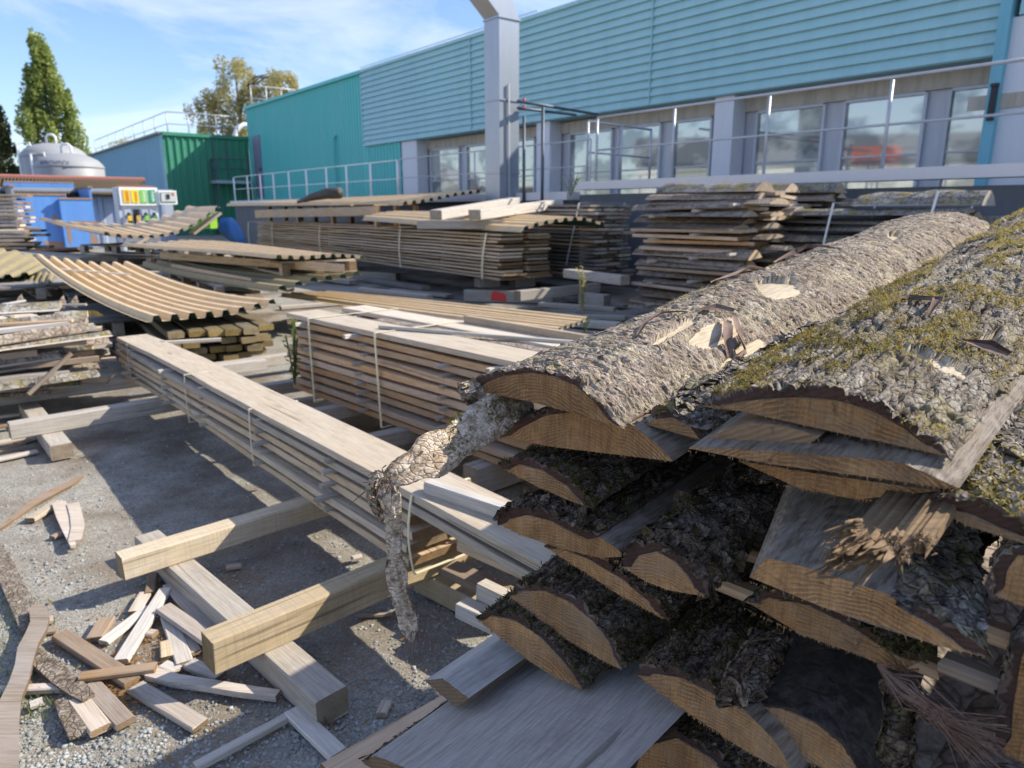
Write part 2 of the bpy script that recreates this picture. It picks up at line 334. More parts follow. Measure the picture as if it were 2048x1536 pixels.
# ------------------------------------------------------------------ camera, light, sky
cam = bpy.data.objects.new('camera', bpy.data.cameras.new('camera')); COL.objects.link(cam); scene.camera = cam
cam.location = (0, 0, CAM_H); cam.rotation_euler = (math.pi / 2 - PITCH, 0, 0)
cam.data.sensor_width = 36; cam.data.lens = 36 * FPX / 2048; cam.data.clip_end = 2000; cam.data.clip_start = .05
cam.data.dof.use_dof = True; cam.data.dof.focus_distance = 1.25; cam.data.dof.aperture_fstop = 6.2
SUN = np.array((1.30, .25, 1.0)); SUN = SUN / np.linalg.norm(SUN)
sun = bpy.data.objects.new('sun', bpy.data.lights.new('sun', 'SUN')); COL.objects.link(sun)
sun.data.energy = 5.0; sun.data.angle = RAD(.5); sun.data.color = (1.0, .915, .78)
sun.rotation_euler = Vector(SUN).to_track_quat('Z', 'Y').to_euler(); sun.location = (10, 3, 12)
w = bpy.data.worlds.new('World'); scene.world = w; w.use_nodes = True; nt = w.node_tree; bg = nt.nodes['Background']
sky = nt.nodes.new('ShaderNodeTexSky'); sky.sky_type = 'NISHITA'; sky.sun_disc = False
sky.sun_elevation = math.asin(SUN[2]); sky.sun_rotation = math.atan2(SUN[0], SUN[1]); sky.air_density = 1.1; sky.dust_density = .6; sky.ozone_density = 1.6
tc = nt.nodes.new('ShaderNodeTexCoord'); mp = nt.nodes.new('ShaderNodeMapping'); mp.inputs['Scale'].default_value = (1.0, 1.0, 3.6); mp.inputs['Rotation'].default_value = (RAD(8), RAD(14), RAD(25))
n1 = nt.nodes.new('ShaderNodeTexNoise'); n1.inputs['Scale'].default_value = 2.6; n1.inputs['Detail'].default_value = 9; n1.inputs['Roughness'].default_value = .62; n1.inputs['Distortion'].default_value = .5
rp = nt.nodes.new('ShaderNodeValToRGB'); rp.color_ramp.elements[0].position = .44; rp.color_ramp.elements[0].color = (0, 0, 0, 1); rp.color_ramp.elements[1].position = .82; rp.color_ramp.elements[1].color = (.8, .8, .8, 1)
mx = nt.nodes.new('ShaderNodeMixRGB'); mx.inputs[2].default_value = (6.8, 7.0, 8.2, 1)
L = nt.links.new; L(tc.outputs['Generated'], mp.inputs[0]); L(mp.outputs[0], n1.inputs['Vector']); L(n1.outputs['Fac'], rp.inputs[0]); L(rp.outputs[0], mx.inputs[0]); hs = nt.nodes.new('ShaderNodeMixRGB'); hs.blend_type = 'MULTIPLY'; hs.inputs[0].default_value = 1; hs.inputs[2].default_value = (.90, .99, 1.22, 1); L(sky.outputs[0], hs.inputs[1]); L(hs.outputs[0], mx.inputs[1]); L(mx.outputs[0], bg.inputs[0])
bg.inputs[1].default_value = .122
scene.view_settings.view_transform = 'Standard'; scene.view_settings.look = 'None'; scene.view_settings.exposure = 0.58; scene.view_settings.gamma = 1
# ------------------------------------------------------------------ ground
xs = np.concatenate((-np.geomspace(400, 5, 14), np.linspace(-4.6, 3.4, 201), np.geomspace(4, 400, 14)))
ys = np.concatenate((-np.geomspace(200, 2, 10), np.linspace(.4, 8.4, 201), np.geomspace(9, 600, 14)))
X, Y = np.meshgrid(xs, ys); P = np.stack((X.ravel(), Y.ravel(), np.zeros(X.size)), 1)
near = np.clip(1.5 - np.hypot(P[:, 0] / 6, (P[:, 1] - 3) / 7), 0, 1)
P[:, 2] = near * (.012 * fbm(P * 2.2, 3, 3) + .006 * fbm(P * 14, 2, 5)) - .012
nx, ny = len(xs), len(ys); I = np.arange(nx * ny).reshape(ny, nx)
F = np.stack((I[:-1, :-1], I[:-1, 1:], I[1:, 1:], I[1:, :-1]), -1).reshape(-1, 4)
tag(link('ground', np_mesh('ground', P, F, M['gravel'])), 'grey gravel yard floor with brown dusty patches', 'ground', kind='structure')
def hz(p): p = np.atleast_2d(p); return (.012 * fbm(np.c_[p[:, :2], np.zeros(len(p))] * 2.2, 3, 3)) - .012
def ico(seed):
    g = (1 + 5 ** .5) / 2
    v = np.array([(-1, g, 0), (1, g, 0), (-1, -g, 0), (1, -g, 0), (0, -1, g), (0, 1, g), (0, -1, -g), (0, 1, -g), (g, 0, -1), (g, 0, 1), (-g, 0, -1), (-g, 0, 1)], float) / 1.9
    f = np.array([(0,11,5),(0,5,1),(0,1,7),(0,7,10),(0,10,11),(1,5,9),(5,11,4),(11,10,2),(10,7,6),(7,1,8),(3,9,4),(3,4,2),(3,2,6),(3,6,8),(3,8,9),(4,9,5),(2,4,11),(6,2,10),(8,6,7),(9,8,1)])
    return v, f
def scatter_stones(n, size, seed, dens=None):
    rs = np.random.RandomState(seed); v, f = ico(0); px = []
    while len(px) < n:
        x, y = rs.uniform(-60, 1150), 1560 - (rs.rand() ** 1.3) * 780
        q = G(x, y, 0)
        if dens is None or dens(x, y, rs): px.append(q)
    px = np.array(px); px[:, 2] = hz(px)
    s = size[0] * np.exp(rs.rand(n) ** 2.6 * math.log(size[1] / size[0]))
    V = v[None] * (1 + .35 * (rs.rand(n, 12, 1) - .5)) * np.stack((s, s * rs.uniform(.6, 1, n), s * rs.uniform(.35, .65, n)), 1)[:, None, :]
    a = rs.rand(n) * 6.28; c_, s_ = np.cos(a)[:, None], np.sin(a)[:, None]
    V = np.stack((V[..., 0] * c_ - V[..., 1] * s_, V[..., 0] * s_ + V[..., 1] * c_, V[..., 2]), -1) + px[:, None, :] + np.stack((0*s, 0*s, s * .2), 1)[:, None, :]
    F = (f[None] + (np.arange(n) * 12)[:, None, None]).reshape(-1, 3)
    return V.reshape(-1, 3), F
V1, F1 = scatter_stones(17000, (.0024, .0105), 1)
V2, F2 = scatter_stones(1500, (.0045, .014), 2, lambda x, y, r: r.rand() < (1.0 if (x < 330 and y > 1330) or (x > 560 and y > 1380 and x < 720) else .18))
tag(link('gravel_stones', np_mesh('gravel_stones', np.r_[V1, V2], [np.r_[F1, F2 + len(V1)]], M['stone'], smooth=False)), 'loose pale gravel stones lying over the yard floor', 'gravel', kind='stuff')
def onplane(px, py, p, n): r = ray(px, py); n = np.array(n); return CAM + r * (((np.array(p) - CAM) @ n) / (r @ n))
# ------------------------------------------------------------------ the long industrial building
KF = 1.7; BF = 10.2 * KF
FM = frame(BD * BF, -UD)                                   # local x to the right, y into the building, z up
FMI = np.array(FM.inverted())
def fx(px, py, b=BF): q = B(px, py, b); return float(q @ -UD), float(q[2])
bld = thing('factory_building', 'long two-tone factory building with pale blue lapped siding above a window strip', 'building', FM)
xL = -28.98 * KF; xS0 = fx(728, 200)[0]; xS1 = fx(1966, 330)[0]; xE = 3.0; zB = 1.6 + 1.77 * KF; zT = 1.6 + 3.8 * KF; xW = fx(803, 330)[0]
def ribbed(x0, x1, z0, z1, pitch, dep, y=0.0, fl=.55):
    m = MB(); n = int((x1 - x0) / pitch); pts = []
    for i in range(n):
        a = x0 + i * pitch
        pts += [(a, y), (a + pitch * fl, y), (a + pitch * (fl + .12), y - dep), (a + pitch * .88, y - dep)]
    pts.append((x1, y)); k = len(pts)
    return m.add([(a, b, z0) for a, b in pts] + [(a, b, z1) for a, b in pts], [(i, i + 1, k + i + 1, k + i) for i in range(k - 1)])
part('teal_wall', ribbed(xL, xS0 - .003, 0, zT - .15, .30, .045), M['teal'], bld)
part('teal_lower_wall', ribbed(xS0, xW - .01, 0, zB - .02, .30, .045), M['teal'], bld)
m = MB(); nl = 14; h = (zT - .12 - zB) / nl
for i in range(nl):
    z0, z1 = zB + i * h, zB + (i + 1) * h
    m.add([(xS0, -.15, z0), (xS1, -.15, z0), (xS1, -.075, z1 + .012), (xS0, -.075, z1 + .012), (xS0, -.06, z0 + .02), (xS1, -.06, z0 + .02)], [(0, 1, 2, 3), (5, 1, 0, 4)])
m.box(((xS0 + xS1) / 2, .2, zB - .012), (xS1 - xS0, .62, .02))
for k in range(1, 3): m.box((xS0 + (xS1 - xS0) * k / 3, -.125, (zB + zT) / 2 - .06), (.03, .09, zT - zB - .14))
part('lapped_siding', m, M['siding'], bld)
part('siding_edge_trim', MB().box((xS0 - .03, -.08, (zB + zT) / 2 - .05), (.06, .12, zT - zB - .1)), M['siding'], bld)
m = MB().box(((xL + xS0) / 2, -.05, zT - .07), (xS0 - xL, .22, .16)); part('teal_roof_trim', m, M['teal'], bld)
m = MB().box(((xS0 + xE) / 2 + .01, -.06, zT - .06), (xE - xS0, .24, .12)); part('roof_trim', m, M['siding'], bld)
part('lightning_wire', MB().tube([(xS0, -.1, zT + .10), (fx(1080, 60)[0], -.1, zT + .10)], .025, 6), M['steel'], bld)
m = MB().box(((xL + xE) / 2, 7.5, zT - .3), (xE - xL - .1, 14.6, .2)); part('roof', m, M['far_roof'], bld)
m = MB().box((xL + .12, 7.5, zT / 2 - .25), (.2, 14.5, zT - .5)); m.box((xE - .12, 7.5, zT / 2 - .25), (.2, 14.5, zT - .5)); m.box(((xL + xE) / 2, 14.9, zT / 2 - .25), (xE - xL, .2, zT - .5)); part('rear_wall', m, M['teal'], bld)
# window strip, recessed under the siding
RB_ = BF + .55; yR = .55; zP = B(1762, 338, 11.3)[2] - .4
part('recessed_wall', MB().box(((xW + xS1) / 2, yR + .17, (zB + zP) / 2), (xS1 - xW, .1, zB - zP - .05)), M['win_frame'], bld)
part('stained_lintel', MB().box(((xW + xS1) / 2, yR + .05, zB - .24), (xS1 - xW - .02, .1, .36)), M['lintel'], bld)
for a, b_ in ((803, 833), (1072, 1098), (1423, 1460)):
    x0, x1 = fx(a, 310)[0], fx(b_, 310)[0]
    part('pillar', MB().box(((x0 + x1) / 2, .30, (zB + zP) / 2 - .02), (x1 - x0, .56, zB - zP - .02)), M['white_wall'], bld)
for a, b_ in ((860, 917), (932, 1000), (1012, 1068), (1138, 1222), (1236, 1318), (1345, 1419), (1508, 1640), (1680, 1838), (1885, 1966)):
    x0, x1 = fx(a, 300, RB_)[0], fx(b_, 300, RB_)[0]; z1 = zB - .46; z0 = zP + .1; f = .07
    wmb = MB()
    for xx in (x0, x1): wmb.box((xx, yR + .06, (z0 + z1) / 2), (f, .12, z1 - z0))
    for zz in (z0, z1): wmb.box(((x0 + x1) / 2, yR + .06, zz), (x1 - x0 - f, .10, f))
    wmb.box(((x0 + x1) / 2, yR + .07, z0 + (z1 - z0) * .42), (x1 - x0 - f, .06, .045))
    wd = part('window', wmb, M['win_frame'], bld)
    part('pane', MB().box(((x0 + x1) / 2, yR + .09, (z0 + z1) / 2), (x1 - x0 - f * .8, .015, z1 - z0 - f * .8)), M['glass'], wd)
# right hand end: blue corner trim, white panel, lamp
xa, xb = fx(1966, 330)[0], fx(1988, 330)[0]
part('corner_trim', MB().box(((xa + xb) / 2, -.1, (zP + zT) / 2 - .1), (xb - xa, .5, zT - zP - .2)), M['trim_blue'], bld)
zW = fx(2030, 38)[1]
part('white_panel', MB().box(((xb + xE) / 2, -.02, (zP + zW) / 2), (xE - xb, .3, zW - zP)), M['white_wall'], bld)
m = MB()
for i in range(5):
    z0 = zW + .02 + i * (zT - .2 - zW) / 5; z1 = z0 + (zT - .2 - zW) / 5
    m.add([(xb + .1, -.22, z0), (xE, -.22, z0), (xE, -.17, z1), (xb + .1, -.17, z1), (xb + .1, -.16, z0), (xE, -.16, z0)], [(0, 1, 2, 3), (5, 1, 0, 4)])
part('upper_siding', m, M['siding'], bld)
q0, q1 = fx(1985, 245), fx(2012, 175); lm = part('wall_lamp', MB().box(((q0[0] + q1[0]) / 2, -.30, (q0[1] + q1[1]) / 2), (abs(q1[0] - q0[0]) * .8, .22, q1[1] - q0[1]), tilt=('X', RAD(-4))).box(((q0[0] + q1[0]) / 2, -.27, q1[1] + .02), (abs(q1[0] - q0[0]) * .95, .3, .06)), M['black'], bld)
q = fx(1998, 205); part('stained_plate', MB().box((q[0], -.19, q[1]), (1.0, .03, .28)), M['lintel'], bld)
# teal part: door, pipe
q0, q1 = fx(511, 388), fx(526, 268); dr = part('door', MB().box(((q0[0] + q1[0]) / 2, -.06, (q0[1] + q1[1]) / 2 - .1), (1.25, .06, q1[1] - q0[1] + .2)), paint('grey_violet_door', (.22, .22, .30), .5, dirt=.25), bld)
part('handle', MB().box(((q0[0] + q1[0]) / 2 + .45, -.12, (q0[1] + q1[1]) / 2 - .3), (.06, .06, .2)), M['black'], dr)
q0, q1 = fx(679, 395), fx(679, 273); part('wall_pipe', MB().tube([(q0[0], -.14, q0[1]), (q0[0], -.14, q1[1])], .06, 8).box((q0[0], -.12, q1[1]), (.3, .12, .12)), M['teal'], bld)
# roof guard rail standing on the teal roof
p0 = np.array((*B(503, 205, BF + .3)[:2], zT - .2)); p1 = np.array((*onplane(592, 200, p0, UD)[:2], zT - .2))
def railing(name, label, pts, hgt, r, mids=(.5,), mat='steel', group=None, pf=1.15, rf=1.0):
    """posts at the given points, top and mid rails through them"""
    pts = [np.array(p, float) for p in pts]; c = pts[0]; t = thing(name, label, 'railing', Matrix.Translation(Vector(c)), group)
    for p in pts: part('post', MB().tube([p - c, p - c + (0, 0, hgt)], r * pf, 8), M[mat], t, True)
    for k in list(mids) + [1.0]:
        part('rail', MB().tube([p - c + (0, 0, hgt * k + (.0 if k < 1 else r * .6)) for p in pts], r * rf * (1 if k == 1 else .8), 8), M[mat], t, True)
    return t
railing('roof_railing', 'white guard rail on the teal roof in front of the birch', [p0 + (p1 - p0) * k for k in np.linspace(0, 1, 4)], B(503, 170, BF + .3)[2] - zT + .2, .035)
# ------------------------------------------------------------------ raised terrace with railings
BP = 11.3; TM = frame(BD * BP, -UD)
tx = lambda px, py, b=BP: (float(B(px, py, b) @ -UD), float(B(px, py, b)[2]))
ter = thing('loading_terrace', 'raised concrete terrace with a white edge running along the factory windows', 'terrace', TM)
zl = tx(1762, 338)[1]; xr0 = tx(1150, 372)[0]; thk = .17
part('white_edge', MB().box(((xr0 + 3) / 2, .15, zl - thk / 2), (3 - xr0, .42, thk)), M['ledge'], ter)
part('retaining_wall', MB().box(((xr0 + 3) / 2, .3, (zl - thk) / 2 - .05), (3 - xr0, .3, zl - thk - .1)), M['concrete'], ter)
xl0 = tx(462, 395)[0]; zl2 = tx(1000, 387)[1]
part('left_edge', MB().box(((xl0 + xr0) / 2 - .1, .15, zl2 - .09), (xr0 - xl0 - .2, .42, .18)), M['ledge'], ter)
part('left_wall', MB().box(((xl0 + xr0) / 2 - .1, .3, (zl2 - .18) / 2), (xr0 - xl0 - .2, .3, zl2 - .2)), M['concrete'], ter)
part('deck', MB().box(((xl0 + 3) / 2, 2.2, zl2 - .25), (3 - xl0, 3.5, .2)), M['concrete'], ter)
hr = tx(1780, 154)[1] - zl
pts = [(*B(px, 345, BP + .15)[:2], zl) for px in (1192, 1343, 1527, 1763, 2110)]
railing('terrace_railing', 'grey tube railing along the white terrace edge before the large windows', pts, hr, .024)
pts = [(*B(px, 390, BP + .15)[:2], zl2) for px in (470, 497, 523, 549, 580, 615, 655, 695, 743, 797)]
railing('terrace_railing', 'white post railing in front of the teal wall', pts, tx(797, 320)[1] - zl2, .030, mat='pump_white', pf=1.15, rf=.5)
pts = [(*B(1174, 345, BP + .2)[:2], zl), (*B(1241, 330, BP + 1.4)[:2], zl), (*B(1300, 320, BP + 2.6)[:2], zl)]
railing('railing_return', 'short railing bay turning back from the terrace edge to the windows', pts, hr * .97, .026)
pts = [(*B(px, 390, BP + .15)[:2], zl2) for px in (800, 950, 1100, 1179)]
railing('wire_railing', 'thin wire railing on the terrace behind the metal duct', pts, tx(800, 318)[1] - zl2, .016)
# metal duct with elbow
c0 = B(999, 250, 10.75); wl = np.linalg.norm((onplane(970, 250, c0, BD) - c0)[:2]); wr = np.linalg.norm((onplane(1038, 250, c0, UD) - c0)[:2])
du = thing('ventilation_duct', 'square galvanised ventilation duct rising in front of the blue siding', 'duct', frame((c0[0], c0[1], 0), -UD))
zD = B(999, 32, 10.75)[2]
part('shaft', MB().box((-wl / 2, wr / 2, zD / 2), (wl, wr, zD)), M['duct'], du)
for py in (32, 198, 345):
    z = B(999, py, 10.75)[2]; part('flange', MB().box((-wl / 2, wr / 2, z), (wl + .05, wr + .05, .035)), M['duct'], du)
part('support_post', MB().box((wl * .02 - .02 + .05, wr * .42, zD * .38), (.035, .04, zD * .76)), M['steel'], du)
e = []
for a in np.linspace(0, 1, 2):                         # elbow bending towards the yard
    an = a * RAD(50); R0 = .03
    for yy, rr in ((0, R0), (wr, R0 + wr)):
        e += [(-wl - .003, -R0 + rr * math.cos(an), zD + .02 + rr * math.sin(an)), (.003, -R0 + rr * math.cos(an), zD + .02 + rr * math.sin(an))]
an = RAD(50); 
for rr in (.03, .03 + wr):
    for xx in (-wl - .003, .003): e.append((xx, -.03 + rr * math.cos(an) - 2.2 * math.sin(an), zD + .02 + rr * math.sin(an) + 2.2 * math.cos(an)))
fs = []
for i in range(2):
    a = i * 4; b_ = a + 4; fs += [(a, a + 1, b_ + 1, b_), (a + 1, a + 3, b_ + 3, b_ + 1), (a + 3, a + 2, b_ + 2, b_ + 3), (a + 2, a, b_, b_ + 2)]
fs += [(0, 2, 3, 1), (8, 9, 11, 10)]
part('elbow', MB().add(e, fs), M['duct'], du)
# dark pipe frame beside the duct
pf = thing('pipe_frame', 'dark blue grey pipe frame between the duct and the siding', 'pipes', Matrix.Translation(Vector((*B(1086, 390, 11.0)[:2], 0))))
o = np.array(pf.matrix_world.translation)
for px, py, bb in ((1048, 232, 11.2), (1086, 214, 11.0)):
    q = B(px, py, bb); part('upright', MB().tube([np.array((q[0], q[1], 1.2)) - o, q - o], .036, 8), M['dark_steel'], pf, True)
for a, b_ in (((1036, 202, 10.9), (1196, 229, 15.1)), ((1036, 216, 11.1), (1152, 230, 15.1))):
    part('cross_pipe', MB().tube([B(*a) - o, B(*b_) - o], .036, 8), M['dark_steel'], pf, True)
    q = B(a[0] + 12, a[1] + 1, a[2] + .3); part('valve', MB().tube([q - o + (0, 0, -.03), q - o + (0, 0, .07)], .035, 8), M['c_red'], pf, True)
# ------------------------------------------------------------------ blue and green annex
UG = 28.98 * KF; bG = 7.1 * KF; zG = 1.6 + 2.7 * KF; LB = 14.5 * KF
gp = lambda u, b_: UD * u + BD * b_
ann = thing('annex_building', 'low annex with a faded blue long side and bright green ribbed end wall', 'building', frame(gp(UG, bG), -UD))
def onG(px, py): return onplane(px, py, gp(UG, bG), UD)
part('green_wall', ribbed(0, BF - bG - .01, 0, zG - .12, .42, .08), M['green'], ann, M=Matrix.Rotation(RAD(90), 4, 'Z'))
part('green_roof_trim', MB().box((.06, (BF - bG) / 2, zG - .05), (.2, BF - bG, .2)), M['green'], ann)
part('blue_wall', ribbed(-LB, -.02, 0, zG - .1, .45, .05), M['blue_wall'], ann)
part('gutter', MB().box((-LB / 2, -.08, zG - .02), (LB, .26, .14)), M['far_roof'], ann)
part('roof', MB().box((-LB / 2, (BF - bG) / 2 + .3, zG - .15), (LB - .2, BF - bG - .3, .12)), M['far_roof'], ann)
pts = [gp(UG + LB * k, bG + .5) + (0, 0, zG - .1) for k in np.linspace(1, .02, 9)] + [gp(UG + .3, bG + 1.7 * k) + (0, 0, zG - .1) for k in (1, 2, 2.8)]
railing('roof_railing', 'thin white guard rail around the roof of the blue and green annex', pts, onplane(330, 222, gp(UG, bG + .3), UD)[2] - zG + .1, .03)
for k in range(7):
    q = gp(UG + 15 + k * 1.1, bG + 1.2) + (0, 0, zG - .1)
    m = MB()
    for j in range(40):
        a, hh = rnd.uniform(0, 6.28), rnd.uniform(.1, 1.0); c = Vector((math.cos(a) * .25 * hh, math.sin(a) * .25 * hh, hh)); s_ = .12
        m.add([c + Vector((rnd.uniform(-s_, s_), rnd.uniform(-s_, s_), rnd.uniform(-s_, s_))) for _ in range(3)], [(0, 1, 2)])
    m.tube([(0, 0, 0), (0, 0, .9)], .02, 5)
    solo('roof_weed', 'yellow green weed growing behind the annex roof rail', 'weed', m, M['birch'], Matrix.Translation(Vector(q)), group='weeds on the annex roof')
q0, q1 = onG(461, 308), onG(476, 284)
sg = thing('warning_sign', 'white warning sign with a dark mark on the green end wall', 'sign', frame(q0, BD)); wS, hS = float((q1 - q0) @ BD), float(q1[2] - q0[2])
part('board', MB().box((wS / 2, .12, hS / 2), (wS, .03, hS)), M['pump_white'], sg)
part('symbol', MB().add([(wS * .2 + wS * .6 * x, .142, hS * .55 + hS * .3 * y) for x, y in ((0, .9), (.35, 1), (.6, .6), (.9, .9), (1, .1), (.7, 0), (.45, .4), (.2, .3))], [(0, 1, 2, 7), (2, 3, 4, 5), (2, 5, 6, 7)]).box((wS * .5, .14, hS * .33), (wS * .5, .004, .04)), M['black'], sg)
sg.matrix_world = frame(q0, BD)
part('border', MB().box((wS / 2, .137, hS * .9), (wS * .8, .006, .05)).box((wS * .9, .137, hS * .7), (.04, .006, hS * .4)), M['c_red'], sg)
for ch in sg.children: ch.matrix_local = Matrix.Translation((0, -.28, 0)) @ Matrix.Scale(-1, 4, (0, 1, 0)) if False else Matrix.Translation((0, -.0, 0))
# access platform with ladder
lp = thing('access_platform', 'grey steel ladder platform fixed to the green end wall', 'platform', Matrix.Translation(Vector(gp(UG, bG + 2.6))))
o = np.array(lp.matrix_world.translation); zq = onG(450, 362)[2]
A, C_ = gp(UG - 1.2, bG + 2.9), gp(UG - .1, bG + 4.6)
part('landing', MB().box((0, 0, zq - .1), (2.2, 1.3, .18), rz=math.atan2(BD[1], BD[0])), M['steel'], lp, M=Matrix.Translation(Vector(gp(UG - .7, bG + 3.7) - o)))
for u_, b2 in ((UG - 1.3, bG + 2.7), (UG - 1.3, bG + 4.6), (UG - .1, bG + 2.7)):
    q = gp(u_, b2) - o; part('leg', MB().tube([q, q + (0, 0, zq + 1.3)], .05, 6), M['dark_steel'], lp)
for hz_ in (.7, 1.3):
    part('rail', MB().tube([gp(UG - .1, bG + 2.7) - o + (0, 0, zq + hz_), gp(UG - 1.3, bG + 2.7) - o + (0, 0, zq + hz_), gp(UG - 1.3, bG + 4.6) - o + (0, 0, zq + hz_)], .04, 6), M['dark_steel'], lp)
for bb in (2.9, 3.7):
    q = gp(UG - .25, bG + bb) - o; part('ladder_side', MB().tube([q + (0, 0, zq), q + (0, 0, zG - .3), q + UD * .4 + (0, 0, zG + .1), q + UD * .4 + (0, 0, zG + 1.2)], .035, 6), M['dark_steel'], lp)
wp = onG(487, 262); solo('white_vent_pipe', 'white curved vent pipe rising behind the green wall', 'pipe', MB().tube([(0, 0, -1), (0, 0, .8), (.15, .12, 1.25), (.5, .4, 1.5), (1.0, .8, 1.5)], .17, 12), M['pump_white'], Matrix.Translation(Vector(wp + UD * 2 + BD * .1 - (0, 0, .9))), smooth=True)
RB2 = math.atan2(BD[1], BD[0])
def tank(label, pxl, pxr, pyt, pyb, d, txt=None):
    a, b_ = D(pxl, pyb, d), D(pxr, pyb, d); r = (b_[0] - a[0]) / 2; c = ((a[0] + b_[0]) / 2, d, 0); zt = D((pxl + pxr) / 2, pyt, d)[2]
    t = thing('storage_tank', label, 'tank', Matrix.Translation(Vector(c)), 'white storage tanks behind the shed')
    zs = zt - r * .42
    part('shell', MB().lathe([(r * .9, 0), (r * .99, zs * .5), (r, zs), (r * .985, zs + .02), (r * .96, zs + r * .08), (r * .85, zs + r * .2), (r * .6, zs + r * .33), (r * .3, zs + r * .40), (0.01, zt)], 40), M['tank'], t, True)
    part('rim_band', MB().lathe([(r * 1.0, zs - .12), (r * 1.02, zs - .1), (r * 1.02, zs), (r * 1.0, zs + .02)], 40), M['tank'], t, True)
    pp = [(-r * .82, -r * .62, 0), (-r * .82, -r * .62, zs + r * .35), (-r * .45, -r * .55, zs + r * .38), (-r * .42, -r * .5, zs + .1)]
    part('fill_pipe', MB().tube(pp, .06, 8), M['pump_white'], t, True)
    part('lifting_eye', MB().tube([(-.25, -.1, zt - .12), (-.25, -.1, zt + .3), (-.12, -.1, zt + .42), (.12, -.1, zt + .42), (.25, -.1, zt + .3), (.25, -.1, zt - .12)], .06, 8), M['pump_white'], t, True)
    if txt:
        cu = bpy.data.curves.new('lettering', 'FONT'); cu.body = txt; cu.size = .62; cu.align_x = 'CENTER'; cu.extrude = .004
        to = bpy.data.objects.new('lettering_tmp', cu); COL.objects.link(to); bpy.context.view_layer.update()
        me = bpy.data.meshes.new_from_object(to.evaluated_get(bpy.context.evaluated_depsgraph_get())); bpy.data.objects.remove(to)
        sx = 1.55 * r * .62 / max(.1, max(v.co.x for v in me.vertices) - min(v.co.x for v in me.vertices))
        for v in me.vertices:
            an = (v.co.x * sx) / r + .10; rr = r * 1.004 + v.co.z
            v.co = (math.sin(an) * rr, -math.cos(an) * rr, v.co.y * sx * 1.1 + D((pxl + pxr) / 2, 334, d)[2])
        me.materials.clear(); me.materials.append(M['tank_text']); part('lettering', me, None, t)
    return t
tank('rear white storage tank with a domed lid, left of the lettered one', 57, 172, 286, 350, 40)
tank('front white storage tank with faded navy lettering on its side', 82, 203, 306, 355, 37.5, 'APROVISOL')
sh = thing('low_shed', 'low shed with a mossy corrugated roof and red ridge behind the blue container', 'shed', Matrix.Translation((-22, 33, 0)))
o = np.array((-22, 33, 0)); b_ = D(290, 363, 35); a = onplane(-120, 349, b_, UD); a[2] = b_[2]; d = D(264, 392, 31.5); c = onplane(-120, 372, d, UD); c[2] = d[2]
n = 60; vs = []
for i in range(n * 2 + 1):
    k = i / (n * 2); s_ = .10 * math.cos(i * math.pi)
    vs += [a + (b_ - a) * k - o + (0, 0, s_), c + (d - c) * k - o + (0, 0, s_)]
part('roof', MB().add(vs, [(2*i, 2*i+1, 2*i+3, 2*i+2) for i in range(n * 2)]), M['moss_roof'], sh)
part('ridge_cap', MB().tube([a - o + (0, 0, .05), b_ - o + (0, 0, .05)], .13, 6), M['red_ridge'], sh)
w1 = D(345, 400, 33.2); w0 = w1 - BD * 22; zw = onplane(230, 384, w1, UD)[2]
wall = ribbed(0, 22, 0, zw - .02, .62, .07); WM = rotz((w0[0] - o[0], w0[1] - o[1], 0), RB2); part('cladding', wall, M['shed_clad'], sh, M=WM)
part('fascia', MB().box((11, -.15, zw - .05), (22, .16, .36)), M['shed_clad'], sh, M=WM)
part('red_flashing', MB().box((20.5, -.2, zw + .22), (1.4, .2, .14)), M['red_ridge'], sh, M=WM)
# skip container
k0 = D(44, 488, 27); k1 = onplane(192, 488, k0, UD); zc = D(45, 390, 27)[2]; kw = float((k1 - k0) @ BD); RB2 = math.atan2(BD[1], BD[0])
sk = thing('skip_container', 'open blue metal skip container with rust patches in front of the shed', 'container', rotz((k0[0], k0[1], 0), RB2))
zmid = zc * .93
part('front_panel', MB().box((kw * .34, 0, zc / 2 + .1), (kw * .68, .08, zc - .2)), M['container'], sk)
part('front_door', MB().box((kw * .78, -.28, zmid / 2 + .1), (kw * .44, .08, zmid - .2)).box((kw * .565, -.14, zmid / 2 + .1), (.08, .3, zmid - .2)), M['container'], sk)
part('side_panel', MB().box((-.04, 1.6, zc / 2 + .25), (.08, 3.4, zc + .1)), M['container_in'], sk)
part('side_panel', MB().box((kw + .03, 1.6, zc / 2 + .25), (.08, 3.4, zc + .1)), M['container'], sk)
part('back_panel', MB().box((kw / 2, 3.4, zc / 2 + .35), (kw, .08, zc + .4)), M['container'], sk)
part('floor', MB().box((kw / 2, 1.7, .12), (kw - .2, 3.2, .1)), M['rust'], sk)
part('top_rim', MB().box((-.04, 1.6, zc + .33), (.16, 3.5, .07)).box((kw + .03, 1.6, zc + .33), (.16, 3.5, .07)).box((kw * .34, 0, zc + .03), (kw * .68, .14, .07)).box((kw * .78, -.28, zmid + .03), (kw * .46, .14, .07)).box((kw / 2, 3.42, zc + .58), (kw, .14, .06)), M['rust'], sk)
for (x, z, sx, sz) in ((kw*.66, .95, .28, .06), (kw*.62, .7, .07, .5), (kw*.86, .35, .5, .12), (kw*.95, .5, .12, .3), (.06, .6, .1, .9), (kw*.5, zc*.55, .12, .25), (kw*.4, .3, .3, .2)):
    y_ = -.325 if x > kw * .57 else -.045
    pts = [(x + sx * math.cos(a_) * (1 + .5 * math.sin(3 * a_ + x)), y_, z + zc * .35 * (sx > .4) + sz * math.sin(a_) * (1 + .4 * math.cos(2 * a_ + z))) for a_ in np.linspace(0, 6.0, 12)]
    part('rust_patch', MB().add(pts, [tuple(range(12))]), M['rust'], sk)
